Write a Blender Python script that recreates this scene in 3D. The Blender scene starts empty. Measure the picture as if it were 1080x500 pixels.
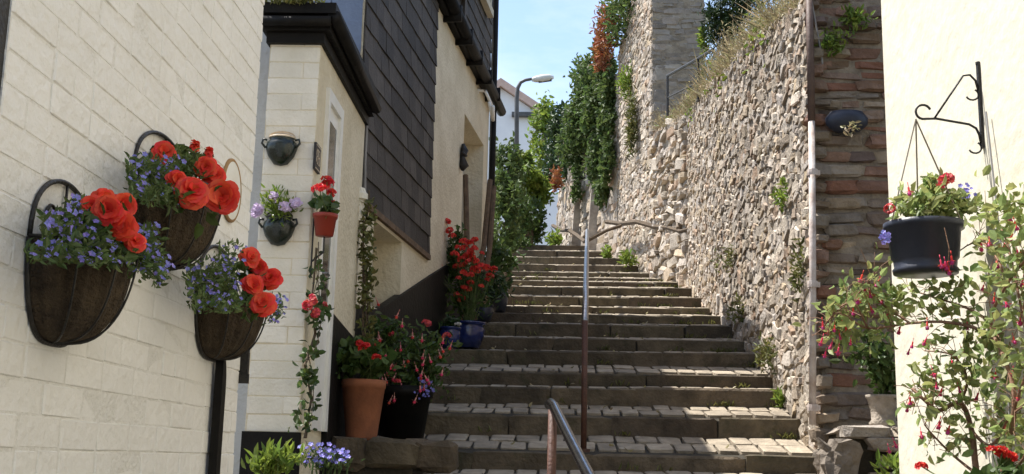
import bpy, bmesh, math, random
import numpy as np
from mathutils import Vector, Matrix, Euler
random.seed(11); rng = np.random.default_rng(11)
R = math.radians
S = bpy.context.scene
COL = S.collection

# ------------------------------------------------------------------ camera
# the eye is the origin; Y runs along the wall on the left, X to the right
F, CX, CY = 1222.0, 540.0, 250.0
cam = bpy.data.cameras.new('Camera'); camo = bpy.data.objects.new('Camera', cam); COL.objects.link(camo)
cam.sensor_width = 36.0; cam.lens = F / 1080 * 36; cam.clip_start = 0.05; cam.clip_end = 2000
ROT = Matrix.Rotation(R(2.10), 3, 'Z') @ Matrix.Rotation(R(90 + 10.93), 3, 'X') @ Matrix.Rotation(R(1.35), 3, 'Z')
camo.rotation_euler = ROT.to_euler(); camo.location = (0, 0, 0)
S.camera = camo
S.render.resolution_x = 1024; S.render.resolution_y = 474

# ------------------------------------------------------------------ sky, sun, exposure
SUN = Vector((-1.0, 0.36, 2.05)).normalized()
world = bpy.data.worlds.new('World'); S.world = world; world.use_nodes = True
nt = world.node_tree; sky = nt.nodes.new('ShaderNodeTexSky'); sky.sky_type = 'NISHITA'; sky.sun_disc = False
sky.sun_elevation = math.asin(SUN.z); sky.sun_rotation = math.atan2(SUN.x, SUN.y)
sky.air_density = 1.0; sky.dust_density = 1.2; sky.ozone_density = 1.0
bg = nt.nodes['Background']; bg.inputs[1].default_value = 0.125
tc = nt.nodes.new('ShaderNodeTexCoord'); cmap = nt.nodes.new('ShaderNodeMapping'); cmap.inputs['Scale'].default_value = (1.2, 1.2, 3.6)
cno = nt.nodes.new('ShaderNodeTexNoise'); cno.inputs['Scale'].default_value = 2.6; cno.inputs['Detail'].default_value = 8; cno.inputs['Roughness'].default_value = .6
crp = nt.nodes.new('ShaderNodeValToRGB'); crp.color_ramp.elements[0].position = .42; crp.color_ramp.elements[1].position = .80
crp.color_ramp.elements[0].color = (0, 0, 0, 1); crp.color_ramp.elements[1].color = (.75, .75, .75, 1)
cmx = nt.nodes.new('ShaderNodeMixRGB'); cmx.inputs[2].default_value = (4.6, 4.8, 5.0, 1)      # thin wisps all over the sky
nt.links.new(tc.outputs['Generated'], cmap.inputs[0]); nt.links.new(cmap.outputs[0], cno.inputs['Vector']); nt.links.new(cno.outputs['Fac'], crp.inputs[0])
nt.links.new(crp.outputs[0], cmx.inputs[0]); nt.links.new(sky.outputs[0], cmx.inputs[1]); nt.links.new(cmx.outputs[0], bg.inputs[0])
sl = bpy.data.lights.new('Sun', 'SUN'); sl.energy = 4.1; sl.angle = R(0.53); sl.color = (1.0, 0.96, 0.90)
slo = bpy.data.objects.new('Sun', sl); COL.objects.link(slo); slo.rotation_euler = SUN.to_track_quat('Z', 'Y').to_euler()
slo.location = (0, 0, 30)
S.view_settings.view_transform = 'Standard'; S.view_settings.look = 'None'
S.view_settings.gamma = 1.0; S.view_settings.exposure = 1.2
S.render.engine = 'CYCLES'; S.cycles.max_bounces = 8; S.cycles.diffuse_bounces = 5

# ------------------------------------------------------------------ pixel to place (a pixel gives the direction, a plane the distance)
def ray(px, py): return ROT @ Vector((px - CX, CY - py, -F))
def at(px, py, Y):
    d = ray(px, py); return d * (Y / d.y)
def atX(px, py, X):
    d = ray(px, py); return d * (X / d.x)

# ------------------------------------------------------------------ object helpers
WP = {}
def tag(o, label=None, cat=None, group=None, kind=None):
    if label: o['label'] = label
    if cat: o['category'] = cat
    if group: o['group'] = group
    if kind: o['kind'] = kind
    return o
def thing(name, label, cat, loc, group=None):
    o = bpy.data.objects.new(name, None); COL.objects.link(o); o.location = loc; o.empty_display_size = .1
    WP[o] = Vector(loc); return tag(o, label, cat, group)
def link(name, me, m, parent=None, loc=(0, 0, 0), rot=None, scale=None, kind=None):
    o = bpy.data.objects.new(name, me); COL.objects.link(o)
    if m is not None and not me.materials: me.materials.append(m)
    WP[o] = Vector(loc)
    if parent is not None:
        o.parent = parent; o.location = Vector(loc) - WP[parent]
    else: o.location = loc
    if rot is not None: o.rotation_euler = rot
    if scale is not None: o.scale = scale
    if kind: o['kind'] = kind
    return o

class MB:
    def __init__(s): s.v = []; s.f = []
    def add(s, V, Fs):
        b = len(s.v); s.v.extend([tuple(p) for p in V]); s.f.extend([tuple(i + b for i in f) for f in Fs]); return s
    def box(s, lo, hi):
        (a, b, c), (d, e, f) = lo, hi
        return s.add([(a, b, c), (d, b, c), (d, e, c), (a, e, c), (a, b, f), (d, b, f), (d, e, f), (a, e, f)],
                     [(0, 3, 2, 1), (4, 5, 6, 7), (0, 1, 5, 4), (1, 2, 6, 5), (2, 3, 7, 6), (3, 0, 4, 7)])
    def hexa(s, P):   # 4 bottom + 4 top corners
        return s.add(P, [(0, 3, 2, 1), (4, 5, 6, 7), (0, 1, 5, 4), (1, 2, 6, 5), (2, 3, 7, 6), (3, 0, 4, 7)])
    def obox(s, c, ex, ey, ez, hx, hy, hz):
        c, ex, ey, ez = map(Vector, (c, ex, ey, ez))
        P = [c + ex * (hx * i) + ey * (hy * j) + ez * (hz * k) for k in (-1, 1) for (i, j) in ((-1, -1), (1, -1), (1, 1), (-1, 1))]
        return s.hexa(P)
    def tube(s, pts, r, n=6, cap=True):
        pts = [Vector(p) for p in pts]; m = len(pts)
        rr = r if isinstance(r, (list, tuple)) else [r] * m
        t0 = (pts[1] - pts[0]).normalized()
        nrm = t0.cross(Vector((0, 0, 1)))
        if nrm.length < 1e-3: nrm = t0.cross(Vector((1, 0, 0)))
        nrm.normalize(); V = []
        for i in range(m):
            t = (pts[min(i + 1, m - 1)] - pts[max(i - 1, 0)]).normalized()
            nrm = (nrm - t * nrm.dot(t)); nrm.normalize(); bn = t.cross(nrm)
            for k in range(n):
                a = 2 * math.pi * k / n
                V.append(pts[i] + (nrm * math.cos(a) + bn * math.sin(a)) * rr[i])
        Fs = [(i * n + k, i * n + (k + 1) % n, (i + 1) * n + (k + 1) % n, (i + 1) * n + k) for i in range(m - 1) for k in range(n)]
        if cap: Fs += [tuple(range(n - 1, -1, -1)), tuple(range((m - 1) * n, m * n))]
        return s.add(V, Fs)
    def lathe(s, prof, n=24, c=(0, 0, 0), a0=0, a1=2 * math.pi, sx=1, sy=1, wob=None):
        full = abs(a1 - a0 - 2 * math.pi) < 1e-6; k = n if full else n + 1; V = []
        for (r, z) in prof:
            for i in range(k):
                a = a0 + (a1 - a0) * i / n; q = r * (1 + (wob(a, z) if wob else 0))
                V.append((c[0] + q * math.cos(a) * sx, c[1] + q * math.sin(a) * sy, c[2] + z))
        m = len(prof); Fs = []
        for j in range(m - 1):
            for i in range(n):
                i2 = (i + 1) % k
                Fs.append((j * k + i, j * k + i2, (j + 1) * k + i2, (j + 1) * k + i))
        return s.add(V, Fs)
    def build(s, name, m, parent=None, smooth=False, kind=None):
        V = np.array(s.v, dtype=float); lo = V.min(0); hi = V.max(0)
        o = np.array([(lo[0] + hi[0]) / 2, (lo[1] + hi[1]) / 2, lo[2]])
        me = bpy.data.meshes.new(name); me.from_pydata((V - o).tolist(), [], s.f); me.update()
        if smooth:
            me.polygons.foreach_set('use_smooth', [True] * len(me.polygons))
        return link(name, me, m, parent, Vector(o), kind=kind)

def unit(n):
    d = rng.normal(size=(n, 3)); return d / np.linalg.norm(d, axis=1)[:, None]
def leaves(mb, P, size, D=None, w=.5, fold=.12, jit=.5):
    P = np.asarray(P, float); n = len(P)
    if n == 0: return
    D0 = unit(n)
    D = D0 if D is None else (np.asarray(D, float) + D0 * jit)
    D = D / np.linalg.norm(D, axis=1)[:, None]
    sd = np.cross(D, unit(n)); sd /= np.linalg.norm(sd, axis=1)[:, None] + 1e-9
    nn = np.cross(sd, D); L = (size * (.65 + .7 * rng.random(n)))[:, None]
    if w < .2:
        V = np.stack([P, P + D * L * .45 + sd * L * w * .5 + nn * L * fold, P + D * L, P + D * L * .45 - sd * L * w * .5 + nn * L * fold], 1).reshape(-1, 3)
        b = len(mb.v); mb.v.extend(map(tuple, V))
        for i in range(n):
            k = b + 4 * i; mb.f.append((k, k + 1, k + 2)); mb.f.append((k, k + 2, k + 3))
        return
    cv = (rng.random(n) * .3)[:, None]      # a rounded leaf, folded on its midrib and bent back at the tip
    V = np.stack([P, P + D * L * .30 + sd * L * w * .46 + nn * L * fold, P + D * L * .68 + sd * L * w * .40 + nn * L * (fold - cv * .5), P + D * L - nn * L * cv,
                  P + D * L * .68 - sd * L * w * .40 + nn * L * (fold - cv * .5), P + D * L * .30 - sd * L * w * .46 + nn * L * fold, P + D * L * .32, P + D * L * .68 - nn * L * cv * .5], 1).reshape(-1, 3)
    b = len(mb.v); mb.v.extend(map(tuple, V))
    for i in range(n):
        k = b + 8 * i; mb.f += [(k, k + 1, k + 6), (k + 1, k + 2, k + 7, k + 6), (k + 2, k + 3, k + 7), (k, k + 6, k + 5), (k + 6, k + 7, k + 4, k + 5), (k + 7, k + 3, k + 4)]
def florets(mb, P, N, size, pet=5, cup=.25):
    P = np.asarray(P, float); n = len(P)
    if n == 0: return
    N = np.asarray(N, float) + unit(n) * .35; N /= np.linalg.norm(N, axis=1)[:, None]
    A = np.cross(N, unit(n)); A /= np.linalg.norm(A, axis=1)[:, None]; B = np.cross(N, A)
    L = (size * (.75 + .5 * rng.random(n)))[:, None]
    for k in range(pet):
        a = 2 * math.pi * k / pet; d = A * math.cos(a) + B * math.sin(a); e = -A * math.sin(a) + B * math.cos(a)
        V = np.stack([P, P + d * L * .6 + e * L * .42 + N * L * cup, P + d * L + N * L * cup * .7, P + d * L * .6 - e * L * .42 + N * L * cup], 1).reshape(-1, 3)
        b = len(mb.v); mb.v.extend(map(tuple, V))
        for i in range(n):
            q = b + 4 * i; mb.f.append((q, q + 1, q + 2, q + 3))
def blob(n, c, rad, clumps=0, spread=.3, shell=.5):
    """points through an ellipsoid, gathered in clumps"""
    c = np.array(c, float); rad = np.array(rad, float)
    if clumps:
        cc = unit(clumps) * (shell + (1 - shell) * rng.random(clumps))[:, None]
        q = cc[rng.integers(0, clumps, n)] + rng.normal(size=(n, 3)) * spread
    else:
        q = unit(n) * (rng.random(n) ** (1 / 3))[:, None]
    return c + q * rad

# ------------------------------------------------------------------ materials
def mat(name, c1, c2=None, rough=.85, scale=4., bump=.25, bscale=30., rnd=.0, ramp=None, spec=.35, metal=0., stain=None, hue=0.):
    m = bpy.data.materials.new(name); m.use_nodes = True; nt = m.node_tree; N = nt.nodes; L = nt.links
    p = N['Principled BSDF']; p.inputs['Roughness'].default_value = rough; p.inputs['Metallic'].default_value = metal
    p.inputs['Specular IOR Level'].default_value = spec
    g = N.new('ShaderNodeNewGeometry')
    no = N.new('ShaderNodeTexNoise'); no.inputs['Scale'].default_value = scale; no.inputs['Detail'].default_value = 7; no.inputs['Roughness'].default_value = .62
    L.new(g.outputs['Position'], no.inputs['Vector'])
    cr = N.new('ShaderNodeValToRGB'); cr.color_ramp.elements[0].position = .34; cr.color_ramp.elements[1].position = .66
    c2 = c2 or tuple(x * .75 for x in c1)
    cr.color_ramp.elements[0].color = (*c2, 1); cr.color_ramp.elements[1].color = (*c1, 1)
    L.new(no.outputs['Fac'], cr.inputs[0]); out = cr.outputs[0]
    if rnd or ramp or hue:
        oi = N.new('ShaderNodeObjectInfo'); ad = N.new('ShaderNodeMath'); ad.operation = 'ADD'
        L.new(oi.outputs['Random'], ad.inputs[0]); L.new(g.outputs['Random Per Island'], ad.inputs[1])
        fr = N.new('ShaderNodeMath'); fr.operation = 'FRACT'; L.new(ad.outputs[0], fr.inputs[0])
        if ramp:
            rr = N.new('ShaderNodeValToRGB'); rr.color_ramp.interpolation = 'LINEAR'
            els = rr.color_ramp.elements
            while len(els) < len(ramp): els.new(.5)
            for i, c in enumerate(ramp): els[i].position = i / (len(ramp) - 1); els[i].color = (*c, 1)
            L.new(fr.outputs[0], rr.inputs[0])
            mx = N.new('ShaderNodeMixRGB'); mx.blend_type = 'MULTIPLY'; mx.inputs[0].default_value = 1
            L.new(rr.outputs[0], mx.inputs[1]); L.new(out, mx.inputs[2]); out = mx.outputs[0]
        if rnd or hue:
            f2 = N.new('ShaderNodeMath'); f2.operation = 'MULTIPLY'; f2.inputs[1].default_value = 7.31; L.new(fr.outputs[0], f2.inputs[0])
            f3 = N.new('ShaderNodeMath'); f3.operation = 'FRACT'; L.new(f2.outputs[0], f3.inputs[0])
            mr = N.new('ShaderNodeMapRange'); mr.inputs['To Min'].default_value = 1 - rnd; mr.inputs['To Max'].default_value = 1 + rnd
            L.new(f3.outputs[0], mr.inputs[0])
            hs = N.new('ShaderNodeHueSaturation'); L.new(mr.outputs[0], hs.inputs['Value']); L.new(out, hs.inputs['Color'])
            if hue:
                mh = N.new('ShaderNodeMapRange'); mh.inputs['To Min'].default_value = .5 - hue; mh.inputs['To Max'].default_value = .5 + hue
                L.new(fr.outputs[0], mh.inputs[0]); L.new(mh.outputs[0], hs.inputs['Hue'])
            out = hs.outputs[0]
    if stain:   # patches of dirt or lichen with a shape of their own: (colour, scale, threshold, strength)
        sc, ss, th, st = stain
        n3 = N.new('ShaderNodeTexNoise'); n3.inputs['Scale'].default_value = ss; n3.inputs['Detail'].default_value = 8; n3.inputs['Roughness'].default_value = .7
        L.new(g.outputs['Position'], n3.inputs['Vector'])
        r3 = N.new('ShaderNodeValToRGB'); r3.color_ramp.elements[0].position = th; r3.color_ramp.elements[1].position = th + .12
        r3.color_ramp.elements[0].color = (0, 0, 0, 1); r3.color_ramp.elements[1].color = (st, st, st, 1); L.new(n3.outputs['Fac'], r3.inputs[0])
        m3 = N.new('ShaderNodeMixRGB'); L.new(r3.outputs[0], m3.inputs[0]); L.new(out, m3.inputs[1]); m3.inputs[2].default_value = (*sc, 1); out = m3.outputs[0]
    L.new(out, p.inputs['Base Color'])
    if bump:
        n2 = N.new('ShaderNodeTexNoise'); n2.inputs['Scale'].default_value = bscale; n2.inputs['Detail'].default_value = 6
        L.new(g.outputs['Position'], n2.inputs['Vector'])
        b = N.new('ShaderNodeBump'); b.inputs['Strength'].default_value = bump; b.inputs['Distance'].default_value = .02
        L.new(n2.outputs['Fac'], b.inputs['Height']); L.new(b.outputs[0], p.inputs['Normal'])
    return m
def leafmat(name, c1, c2, trans=.35, rnd=.35, rough=.5, hue=.02):
    m = mat(name, c1, c2, rough=rough, scale=9, bump=0, rnd=rnd, spec=.4, hue=hue); N = m.node_tree.nodes; L = m.node_tree.links
    p = N['Principled BSDF']; src = p.inputs['Base Color'].links[0].from_socket
    t = N.new('ShaderNodeBsdfTranslucent'); L.new(src, t.inputs['Color'])
    mx = N.new('ShaderNodeMixShader'); mx.inputs[0].default_value = trans
    L.new(p.outputs[0], mx.inputs[1]); L.new(t.outputs[0], mx.inputs[2]); L.new(mx.outputs[0], N['Material Output'].inputs['Surface'])
    return m

M = {}
M['white_brick'] = mat('white_painted_brick', (.765, .75, .725), (.715, .70, .67), rough=.75, scale=3, bump=.45, bscale=32, rnd=.02, stain=((.50, .44, .34), 7, .68, .45))
M['white_mortar'] = mat('white_painted_mortar', (.74, .725, .695), (.66, .645, .61), rough=.85, scale=8, bump=.5, bscale=60, stain=((.40, .35, .28), 7, .60, .5))
M['cream_brick'] = mat('cream_painted_brick', (.76, .71, .61), (.67, .62, .51), rough=.8, scale=5, bump=.35, bscale=50, rnd=.03, stain=((.45, .38, .27), 8, .68, .5))
M['cream'] = mat('cream_roughcast', (.70, .62, .46), (.58, .50, .35), rough=.95, scale=3, bump=.9, bscale=28, stain=((.35, .27, .17), 4, .62, .55))
M['sun_white'] = mat('sunlit_white_render', (.66, .615, .50), (.60, .555, .44), rough=.92, scale=2.2, bump=.5, bscale=11, stain=((.56, .49, .35), 2.4, .60, .5))
M['reveal'] = mat('grey_cream_paint', (.52, .48, .38), (.44, .40, .31), rough=.9, scale=4, bump=.3)
M['slate'] = mat('hung_slate', (1, 1, 1), (.7, .69, .68), rough=.68, scale=12, bump=.4, bscale=50, rnd=.38, spec=.25, ramp=[(.056, .048, .041), (.074, .063, .054), (.049, .042, .037), (.088, .075, .064)])
M['skylit_slate'] = mat('skylight_tinted_slate', (1, 1, 1), (.8, .8, .82), rough=.42, scale=9, bump=.25, bscale=40, rnd=.18, spec=.5, ramp=[(.15, .19, .27), (.19, .23, .32), (.12, .15, .22)])  # blue of the skylight painted into the slate colour
M['black'] = mat('black_paint', (.008, .0075, .007), (.014, .0125, .011), rough=.5, scale=6, bump=.25, bscale=25, spec=.10, stain=((.05, .045, .036), 9, .66, .4))
M['iron'] = mat('wrought_iron', (.014, .013, .013), (.03, .026, .022), rough=.45, scale=30, bump=.3, bscale=90)
M['black_plastic'] = mat('black_plastic', (.022, .026, .040), (.03, .034, .05), rough=.42, scale=10, bump=.08, bscale=60)
M['glass'] = mat('dark_glass', (.012, .013, .014), (.02, .02, .022), rough=.08, bump=0, spec=.6)
M['white_paint'] = mat('white_gloss_paint', (.80, .79, .75), (.72, .70, .64), rough=.4, scale=8, bump=.1, stain=((.42, .38, .30), 12, .66, .5))
M['coir'] = mat('coir_liner', (.085, .060, .036), (.040, .028, .018), rough=1, scale=18, bump=1.0, bscale=120)
M['terracotta'] = mat('terracotta', (.29, .105, .048), (.19, .07, .034), rough=.9, scale=7, bump=.2, bscale=60, stain=((.60, .50, .40), 6, .66, .7))
M['red_plastic'] = mat('red_plastic_pot', (.30, .045, .028), (.24, .035, .022), rough=.45, bump=.05)
M['blue_glaze'] = mat('blue_glaze', (.018, .032, .14), (.010, .016, .07), rough=.18, scale=9, bump=.1, spec=.6)
M['green_glaze'] = mat('dark_green_glaze', (.016, .024, .018), (.008, .012, .010), rough=.22, scale=14, bump=.15, spec=.5)
M['pot_rim'] = mat('pale_pot_rim', (.62, .54, .42), (.48, .38, .26), rough=.6, scale=30)
M['clay_in'] = mat('bare_clay', (.36, .22, .10), (.25, .15, .07), rough=.9)
M['soil'] = mat('soil', (.035, .024, .016), (.02, .014, .01), rough=1, scale=30, bump=1)
M['step'] = mat('step_stone', (.125, .096, .060), (.055, .042, .026), rough=.82, scale=5, bump=.7, bscale=35, rnd=.22, stain=((.030, .033, .013), 3.2, .56, .7), hue=.01)
M['paver'] = mat('worn_pavers', (.37, .31, .23), (.21, .175, .13), rough=.85, scale=7, bump=.6, bscale=45, rnd=.2, stain=((.12, .11, .06), 4, .62, .6))
M['joint'] = mat('dirt_joint', (.05, .042, .03), (.03, .026, .018), rough=1, scale=9, bump=.8)
STONES = [(.42, .38, .33), (.35, .30, .235), (.47, .43, .365), (.21, .185, .16), (.38, .31, .215), (.33, .305, .28), (.54, .495, .43), (.30, .215, .15), (.41, .36, .295)]
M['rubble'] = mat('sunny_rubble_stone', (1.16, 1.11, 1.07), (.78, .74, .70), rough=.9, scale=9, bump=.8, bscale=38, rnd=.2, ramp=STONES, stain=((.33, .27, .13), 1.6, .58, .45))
M['mortar'] = mat('old_mortar', (.38, .33, .27), (.22, .185, .145), rough=1, scale=10, bump=1, bscale=30)
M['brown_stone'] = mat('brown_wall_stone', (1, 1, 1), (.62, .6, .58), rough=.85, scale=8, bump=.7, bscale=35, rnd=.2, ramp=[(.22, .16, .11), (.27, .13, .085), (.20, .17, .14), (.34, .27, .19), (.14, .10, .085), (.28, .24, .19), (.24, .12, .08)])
M['pale_mortar'] = mat('pale_mortar', (.30, .25, .19), (.16, .13, .10), rough=1, scale=8, bump=.9, bscale=35)
M['shade_stone'] = mat('shade_toned_tower_stone', (1, 1, 1), (.72, .72, .72), rough=.9, scale=7, bump=.7, bscale=30, rnd=.2, ramp=[(.27, .235, .20), (.32, .28, .235), (.24, .21, .185), (.30, .25, .205)])  # darker grey stands for the shade on the tower's near face
M['far_stone'] = mat('far_wall_stone', (.46, .40, .33), (.25, .21, .175), rough=.95, scale=5, bump=1, bscale=9)
M['grass_ground'] = mat('rough_ground', (.12, .11, .05), (.07, .075, .03), rough=1, scale=2, bump=1, bscale=14)
M['earth'] = mat('earth', (.13, .11, .08), (.08, .07, .05), rough=1, scale=1, bump=.6, bscale=8)
M['dark_steel'] = mat('polished_dark_rail', (.20, .21, .24), (.12, .12, .13), rough=.22, scale=20, bump=.05, metal=1.0)
M['steel'] = mat('worn_steel_rail', (.42, .42, .43), (.26, .24, .22), rough=.32, scale=20, bump=.1, metal=1.0)
M['rust'] = mat('brown_painted_post', (.105, .045, .028), (.06, .028, .02), rough=.6, scale=18, bump=.3, bscale=70)
M['pipe_white'] = mat('weathered_pale_pipe', (.62, .56, .52), (.40, .31, .26), rough=.6, scale=9, bump=.2)
M['pipe_brown'] = mat('brown_pipe', (.13, .085, .065), (.08, .05, .04), rough=.6, scale=9, bump=.2)
M['bark'] = mat('bark', (.13, .095, .06), (.07, .05, .035), rough=.95, scale=20, bump=.8, bscale=60)
M['twig'] = mat('red_brown_twig', (.26, .145, .085), (.16, .085, .05), rough=.7, scale=25, bump=.3, bscale=90)
M['green_stem'] = mat('green_stem', (.10, .14, .04), (.07, .10, .03), rough=.7, bump=0)
M['old_wood'] = mat('weathered_wood', (.17, .11, .065), (.10, .065, .04), rough=.85, scale=12, bump=.5)
M['lead'] = mat('grey_cable', (.30, .29, .28), (.2, .19, .19), rough=.6, bump=0)
M['lamp_grey'] = mat('grey_galvanised', (.10, .10, .10), (.06, .06, .06), rough=.55, bump=0)
M['lamp_lens'] = mat('lamp_lens', (.62, .62, .58), (.5, .5, .46), rough=.25, bump=0)
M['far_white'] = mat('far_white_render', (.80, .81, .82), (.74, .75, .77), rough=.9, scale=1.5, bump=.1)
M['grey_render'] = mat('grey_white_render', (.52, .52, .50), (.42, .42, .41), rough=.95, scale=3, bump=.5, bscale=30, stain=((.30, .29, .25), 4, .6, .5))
M['roof_tile'] = mat('pinkish_roof', (.62, .46, .39), (.50, .36, .30), rough=.9, scale=5, bump=.5, bscale=14)
M['chain'] = mat('chain', (.20, .17, .13), (.14, .12, .09), rough=.5, bump=0, metal=.6)
# foliage and flowers
M['leaf_mid'] = leafmat('mid_green_leaf', (.085, .135, .030), (.045, .080, .018))
M['leaf_dark'] = leafmat('dark_green_leaf', (.040, .075, .018), (.018, .038, .010), trans=.2)
M['leaf_ivy'] = leafmat('ivy_leaf', (.115, .165, .045), (.055, .090, .025), trans=.4, rough=.6)
M['leaf_lime'] = leafmat('lime_leaf', (.22, .28, .045), (.12, .19, .03), trans=.45)
M['leaf_blue'] = leafmat('lobelia_leaf', (.14, .19, .055), (.07, .115, .035))
M['leaf_olive'] = leafmat('olive_leaf', (.17, .17, .05), (.10, .11, .03), hue=.03)
M['leaf_fuchsia'] = leafmat('fuchsia_leaf', (.33, .37, .14), (.20, .26, .08), trans=.45, hue=.035)
M['straw'] = leafmat('dry_grass', (.42, .34, .20), (.26, .23, .11), trans=.35, hue=.03)
M['rusty_leaf'] = leafmat('rusty_flower', (.34, .12, .05), (.24, .10, .04), trans=.3)
M['begonia'] = leafmat('coral_red_petal', (.88, .095, .045), (.80, .055, .028), trans=.35, rnd=.14, rough=.5, hue=.008)
M['geranium'] = leafmat('scarlet_petal', (.70, .030, .022), (.55, .016, .016), trans=.3, rnd=.2, hue=.01)
M['crocosmia'] = leafmat('vermilion_petal', (.80, .085, .055), (.66, .045, .035), trans=.35, rnd=.25, hue=.012)
M['pink'] = leafmat('pink_red_petal', (.68, .09, .09), (.50, .04, .06), trans=.3, rnd=.25, hue=.015)
M['fuchsia_red'] = leafmat('fuchsia_red_sepal', (.80, .05, .085), (.66, .03, .07), trans=.2, rnd=.2)
M['fuchsia_pale'] = leafmat('fuchsia_pale_pink', (.78, .42, .36), (.66, .20, .18), trans=.3, rnd=.2)
M['fuchsia_skirt'] = leafmat('fuchsia_skirt', (.55, .05, .20), (.42, .03, .16), trans=.25, rnd=.2)
M['lobelia'] = leafmat('lobelia_blue_petal', (.27, .25, .66), (.17, .15, .52), trans=.25, rnd=.25, hue=.025)
M['lilac'] = leafmat('lilac_petal', (.68, .55, .72), (.55, .42, .62), trans=.3, rnd=.15)
M['white_petal'] = leafmat('white_petal', (.80, .77, .70), (.7, .66, .6), trans=.3, rnd=.1)

# ------------------------------------------------------------------ shared pieces (stones, bricks)
def stone_variants(n, bev, jit, sub=False, seed=1):
    r = random.Random(seed); out = []
    for _ in range(n):
        bm = bmesh.new(); bmesh.ops.create_cube(bm, size=1)
        bmesh.ops.bevel(bm, geom=bm.edges[:], offset=bev, segments=1, affect='EDGES', profile=.6)
        for v in bm.verts: v.co += Vector((r.uniform(-jit, jit), r.uniform(-jit, jit), r.uniform(-jit, jit)))
        bm.verts.ensure_lookup_table(); bm.verts.index_update()
        out.append((np.array([v.co[:] for v in bm.verts]), [tuple(v.index for v in f.verts) for f in bm.faces])); bm.free()
    return out
V_BRICK = stone_variants(6, .045, .014, seed=3)
V_PAVER = stone_variants(6, .08, .03, seed=4)
V_STONE = stone_variants(12, .16, .09, seed=5)
V_RUB = stone_variants(14, .13, .07, seed=15)
V_KERB = stone_variants(6, .07, .028, seed=6)
V_SLATE = stone_variants(6, .02, .012, seed=7)
_cache = {}
def pieces(name, items, variants, m, parent, rest='stone_mass', limit=300, smooth=False):
    """items: (loc, scale, euler). The ones that show largest become objects of their own, the rest one joined part"""
    key = (id(variants), m.name, smooth)
    if key not in _cache:
        ms = []
        for k, (V, Fs) in enumerate(variants):
            me = bpy.data.meshes.new(m.name + '_piece'); me.from_pydata(V.tolist(), [], Fs); me.materials.append(m)
            if smooth: me.polygons.foreach_set('use_smooth', [True] * len(me.polygons))
            ms.append(me)
        _cache[key] = ms
    ms = _cache[key]
    def pri(it):
        l = Vector(it[0]); s = it[1]
        d = ROT.transposed() @ l
        if d.z > -.1: return 0
        px = CX + F * d.x / -d.z; py = CY - F * d.y / -d.z
        inside = -30 < px < 1110 and -30 < py < 530
        return s[0] * s[2] / max(l.length_squared, .1) * (1 if inside else .001)
    items = sorted(items, key=pri, reverse=True)
    for it in items[:limit]:
        link(name, random.choice(ms), None, parent, it[0], it[2], it[1])
    if items[limit:]:
        mb = MB()
        for (l, s, e) in items[limit:]:
            V, Fs = random.choice(variants)
            Mt = np.array(Euler(e).to_matrix()) @ np.diag(s)
            mb.add(V @ Mt.T + np.array(l), Fs)
        mb.build(rest, m, parent, kind='stuff', smooth=smooth)

# ------------------------------------------------------------------ the flight of steps
STEP = [  # Y of the nosing, image row of its top edge, row of the riser's foot (rows measured near column 700)
    (9.0, 479, 497), (9.8, 440, 460.5), (10.5, 410, 428), (11.0, 395, 408), (11.8, 372, 386), (12.5, 358, 371), (13.3, 343, 356.5),
    (14.2, 333, 342), (15.1, 325, 332), (16.0, 314, 324), (17.1, 304, 313), (18.2, 298, 303.5), (19.3, 294, 297.5), (20.4, 288.5, 293.5),
    (21.6, 281, 288), (22.9, 273, 280.5), (24.2, 266, 272.5), (25.5, 260, 265.5)]
ST = []
for (Y, yn, yb) in STEP: ST.append((Y, at(700, yn, Y).z, at(700, yb, Y).z))
low = []; z = ST[0][2]; Y = 9.0
for k in range(13):                       # the flight goes on down past the camera
    Y -= .85; z -= .075; low.append((Y, z, z - .115)); z -= .115
ST = low[::-1] + ST
YS = [s[0] for s in ST]
def tread_z(Y):
    if Y >= YS[-1]: return ST[-1][1] + .02 + (Y - YS[-1]) * .06
    for i in range(len(ST) - 1):
        if YS[i] <= Y < YS[i + 1]:
            t = (Y - YS[i]) / (YS[i + 1] - YS[i]); return ST[i][1] * (1 - t) + ST[i + 1][2] * t
    return ST[0][1]
TILT = -.008                              # the nosings fall a little towards the left
def fx(Y): return -2.48 + .106 * Y        # line of the slate house front
def left_x(Y): return -1.60 if Y < 8.8 else (fx(Y) - .05 if Y < 15.0 else -1.0)
WALL = [(2.06, 9.15), (2.06, 17.6), (1.74, 20.3), (1.30, 23.6), (.45, 28.5), (.12, 38.0)]
def right_x(Y):
    if Y < 9.15: return 2.45
    for (a, b), (c, d) in zip(WALL, WALL[1:]):
        if b <= Y <= d: return a + (c - a) * (Y - b) / (d - b)
    return .12

# ground sheet: rises with the flight, the garden behind the stone wall is built on top of it
gm = MB(); ys = [-60, -20, -2] + [i * 1.0 for i in range(0, 30)] + [40, 60, 120, 400]; xs = [-400, -80, -20, -6, -3, 0, 3, 6, 20, 80, 400]
for y in ys:
    for x in xs: gm.v.append((x, y, min(tread_z(min(max(y, -1.8), 40)), 9) - .45))
nx = len(xs)
for j in range(len(ys) - 1):
    for i in range(nx - 1): gm.f.append((j * nx + i, j * nx + i + 1, (j + 1) * nx + i + 1, (j + 1) * nx + i))
g = gm.build('ground', M['earth']); g['kind'] = 'structure'

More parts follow.
